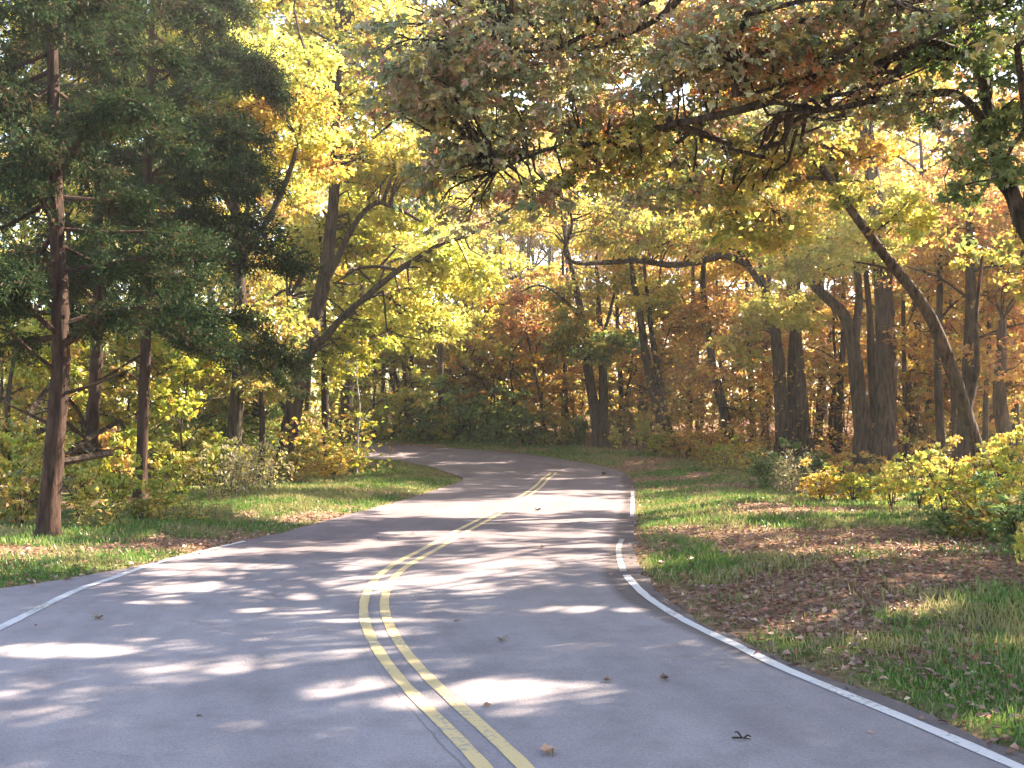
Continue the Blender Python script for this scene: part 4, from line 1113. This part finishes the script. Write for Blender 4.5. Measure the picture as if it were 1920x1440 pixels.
x, y = scatter(420000, -9, 11, 4.5, 56)
rd = road_dist(x, y)
gr = grassiness(x, y, rd)
ok = (rd > .03) & (rd < 9) & (R.random(len(x)) < gr * (1 - .5 * (rd > 6)) * np.clip(.25 + rd * .8, .25, 1) + .06) & ((x > 0) | (rd < 6))
x, y, rd = x[ok], y[ok], rd[ok]
z = ground(x, y, rd)
nb = len(x)
h = R.uniform(.035, .10, nb) * (1 + .6 * fbm(x, y, 1.5)) * np.clip(.7 + rd * .3, .7, 1.2)
ln = R.standard_normal((nb, 2)) * .35
p = np.stack([x, y, z - .01], 1)
ax = np.column_stack([ln, np.ones(nb)])
col = colors('blade', nb)
dry = fbm(x + 90, y, 1.1)
col = np.where((dry > .52)[:, None], col * .4 + np.array([.30, .24, .11]) * .6, col)
mb = MB()
leaves(mb, p, ax, unit(R.standard_normal((nb, 3)) * [1, 1, .2]), h, np.maximum(.010, y * .0011), col)
link('grass', mb.mesh('grass', [BLADE]), kind='stuff')

x, y = scatter(210000, -12, 13, 4.2, 60)
rd = road_dist(x, y)
gr = grassiness(x, y, rd)
ok = (rd > np.where(R.random(len(x)) < .004, -3, -.12)) & (R.random(len(x)) < (1 - .62 * gr) * np.where(rd < .35, np.where(x < 0, 1.0, .35), .8) * np.where(rd < 0, .35, 1))
x, y, rd = x[ok], y[ok], rd[ok]
nl = len(x)
z = np.where(rd < 0, g(x, y) + .012, ground(x, y, rd) + R.uniform(.004, .05, nl))
L = R.uniform(.04, .095, nl)
mb = MB()
leaves(mb, np.stack([x, y, z], 1), unit(R.standard_normal((nl, 3)) * [1, 1, .22]), unit([0, 0, 1.] + .45 * R.standard_normal((nl, 3))), L, L * .6, colors('litter', nl))
link('leaf_litter', mb.mesh('leaf_litter', [LITTER]), kind='stuff')

# ------------------------------------------------------------------ single dead leaves and twigs lying on the asphalt
def dead_leaf(px, py, size, col, label, curl=.35):
    x, y = G(px, py)
    mb = MB()
    n = 9
    u = np.linspace(0, 1, n)
    half = size * .42 * np.sin(np.pi * u ** .8) * (1 + .45 * np.cos(u * 16))
    half[0] = half[-1] = .002
    up = curl * size * (2 * u - 1) ** 2
    v = []
    for sgn in (1, 0, -1):
        v.append(np.stack([size * (u - .5), sgn * half, up + (abs(sgn) * curl * half)], 1))
    v = np.stack(v, 1).reshape(-1, 3)
    q = [[i * 3 + k, i * 3 + k + 1, i * 3 + k + 4, i * 3 + k + 3] for i in range(n - 1) for k in (0, 1)]
    mb.add(v, np.array(q), 0, np.array(col))
    root = link('fallen_leaf', None, loc=(x, y, float(g(x, y)) + .008), label=label, category='leaf')
    root.rotation_euler = (0, 0, random.random() * 6.28)
    link('blade', mb.mesh('blade', [LITTER]), root)
    mb = MB(); tube(mb, [(-size * .5, 0, curl * size), (-size * .7, size * .04, curl * size * .7), (-size * .85, size * .1, .004)], size * .02, size * .012, 4, 0, 0, 0, 2)
    link('stalk', mb.mesh('stalk', [BARK_D]), root)


BR = (.14, .075, .05)
dead_leaf(1028, 1416, .11, (.42, .24, .15), 'pale orange dead leaf on the asphalt beside the double yellow line')
dead_leaf(1246, 1277, .09, BR, 'dark curled leaf in the middle of the near lane')
dead_leaf(940, 1204, .10, (.2, .16, .12), 'grey curled leaf on the asphalt near the curve of the yellow lines')
dead_leaf(184, 1163, .12, (.2, .15, .12), 'grey brown leaf in the other lane close to the white line')
dead_leaf(1133, 891, .21, (.05, .035, .03), 'dark clump of dead leaf on the far asphalt at the outside of the bend', .6)
dead_leaf(1008, 958, .16, (.08, .05, .04), 'dark leaf on the asphalt halfway to the bend')
dead_leaf(1016, 1028, .12, (.3, .2, .14), 'tan leaf on the shaded asphalt before the bend')
dead_leaf(1138, 1280, .08, (.2, .13, .1), 'small brown leaf in the near lane close to the dark curled one')
x, y = G(1391, 1390)
z = float(g(x, y))
root = link('twig', None, loc=(x, y, z + .006), label='short forked dark twig lying on the near lane', category='twig')
for pts in ([(-.05, .03, .004), (0, 0, .012), (.05, -.008, .006)], [(0, 0, .012), (-.012, .05, .03), (-.02, .09, .02)], [(.01, 0, .01), (.04, .025, .02), (.06, .03, .008)]):
    mb = MB(); tube(mb, pts, .006, .003, 5, 0, 0, .1, 3)
    link('stem', mb.mesh('stem', [BARK_D]), root)

# ------------------------------------------------------------------ gaps cut into the crowns along the sun's line to place sun patches
SUNSPOTS = [(880, 1292, 300, 34), (130, 1215, 140, 14), (490, 1252, 95, 9), (1000, 1332, 85, 9), (300, 1127, 60, 4), (540, 1142, 95, 7), (560, 1118, 60, 5), (410, 1060, 150, 7), (370, 1073, 110, 5), (860, 1097, 70, 6), (360, 1100, 110, 5),
            (1640, 1140, 160, 22), (1620, 1052, 190, 9), (1330, 1160, 110, 10), (540, 962, 125, 16), (130, 1330, 75, 10), (430, 1350, 95, 10), (1070, 1203, 70, 5), (1860, 1340, 80, 26), (920, 1052, 120, 5), (300, 1250, 60, 6),
            (720, 1160, 130, 4), (1100, 1140, 110, 7), (1000, 1002, 150, 6), (1060, 975, 130, 5), (820, 998, 110, 4), (1050, 1022, 140, 4), (1000, 945, 170, 6), (1080, 921, 100, 3), (1400, 1000, 80, 8), (1260, 985, 60, 10), (1560, 985, 60, 10)]
sd = np.array(sdir)
SX = np.array(SUNSPOTS, float)


def open_gaps(o):
    me = o.data
    if me.users > 1:
        o.data = me = me.copy()
    k = len(me.polygons)
    c = np.empty(k * 3, np.float32); me.polygons.foreach_get('center', c); c = c.reshape(-1, 3)
    mi = np.empty(k, np.int32); me.polygons.foreach_get('material_index', mi)
    M = np.array(o.matrix_world)
    w = c @ M[:3, :3].T + M[:3, 3]
    q = w - sd * (w[:, 2:3] / sd[2])
    yy = np.maximum(q[:, 1], .5)
    sx = 960 + F * q[:, 0] / yy; sy = 805 + F * CH / yy
    hit = np.zeros(k, bool)
    for a, b, rx, ry in SX:
        hit |= (((sx - a) / rx) ** 2 + ((sy - b) / ry) ** 2 < 1) & (q[:, 1] > 1)
    hit &= (w[:, 2] > 1.5) & (R.random(k) < .97)
    if hit.any():
        bm = bmesh.new(); bm.from_mesh(me); bm.faces.ensure_lookup_table()
        bmesh.ops.delete(bm, geom=[bm.faces[i] for i in np.nonzero(hit)[0]], context='FACES')
        bm.to_mesh(me); bm.free()


bpy.context.view_layer.update()
for o in [o for o in S.objects if o.name.split('.')[0] == 'crown']:
    p = o.parent
    if p.location.y < 47 and p.location.x > -9 and p.get('category') == 'tree':
        open_gaps(o)

# ------------------------------------------------------------------ thin haze volume added for veiling glow, softness and depth
m, nt, out = mat('haze')
pv = node(nt, 'ShaderNodeVolumePrincipled')
pv.inputs['Color'].default_value = (1, .96, .88, 1); pv.inputs['Density'].default_value = .0008; pv.inputs['Anisotropy'].default_value = .55
nt.links.new(pv.outputs[0], out.inputs['Volume'])
mb = MB()
bx = np.array([(a, b, c) for c in (-1.6, 42) for b in (-170, 620) for a in (-440, 440)], float)
mb.add(bx, [[0, 2, 3, 1], [4, 5, 7, 6], [0, 1, 5, 4], [2, 6, 7, 3], [0, 4, 6, 2], [1, 3, 7, 5]])
link('haze', mb.mesh('haze', [m]), kind='stuff')
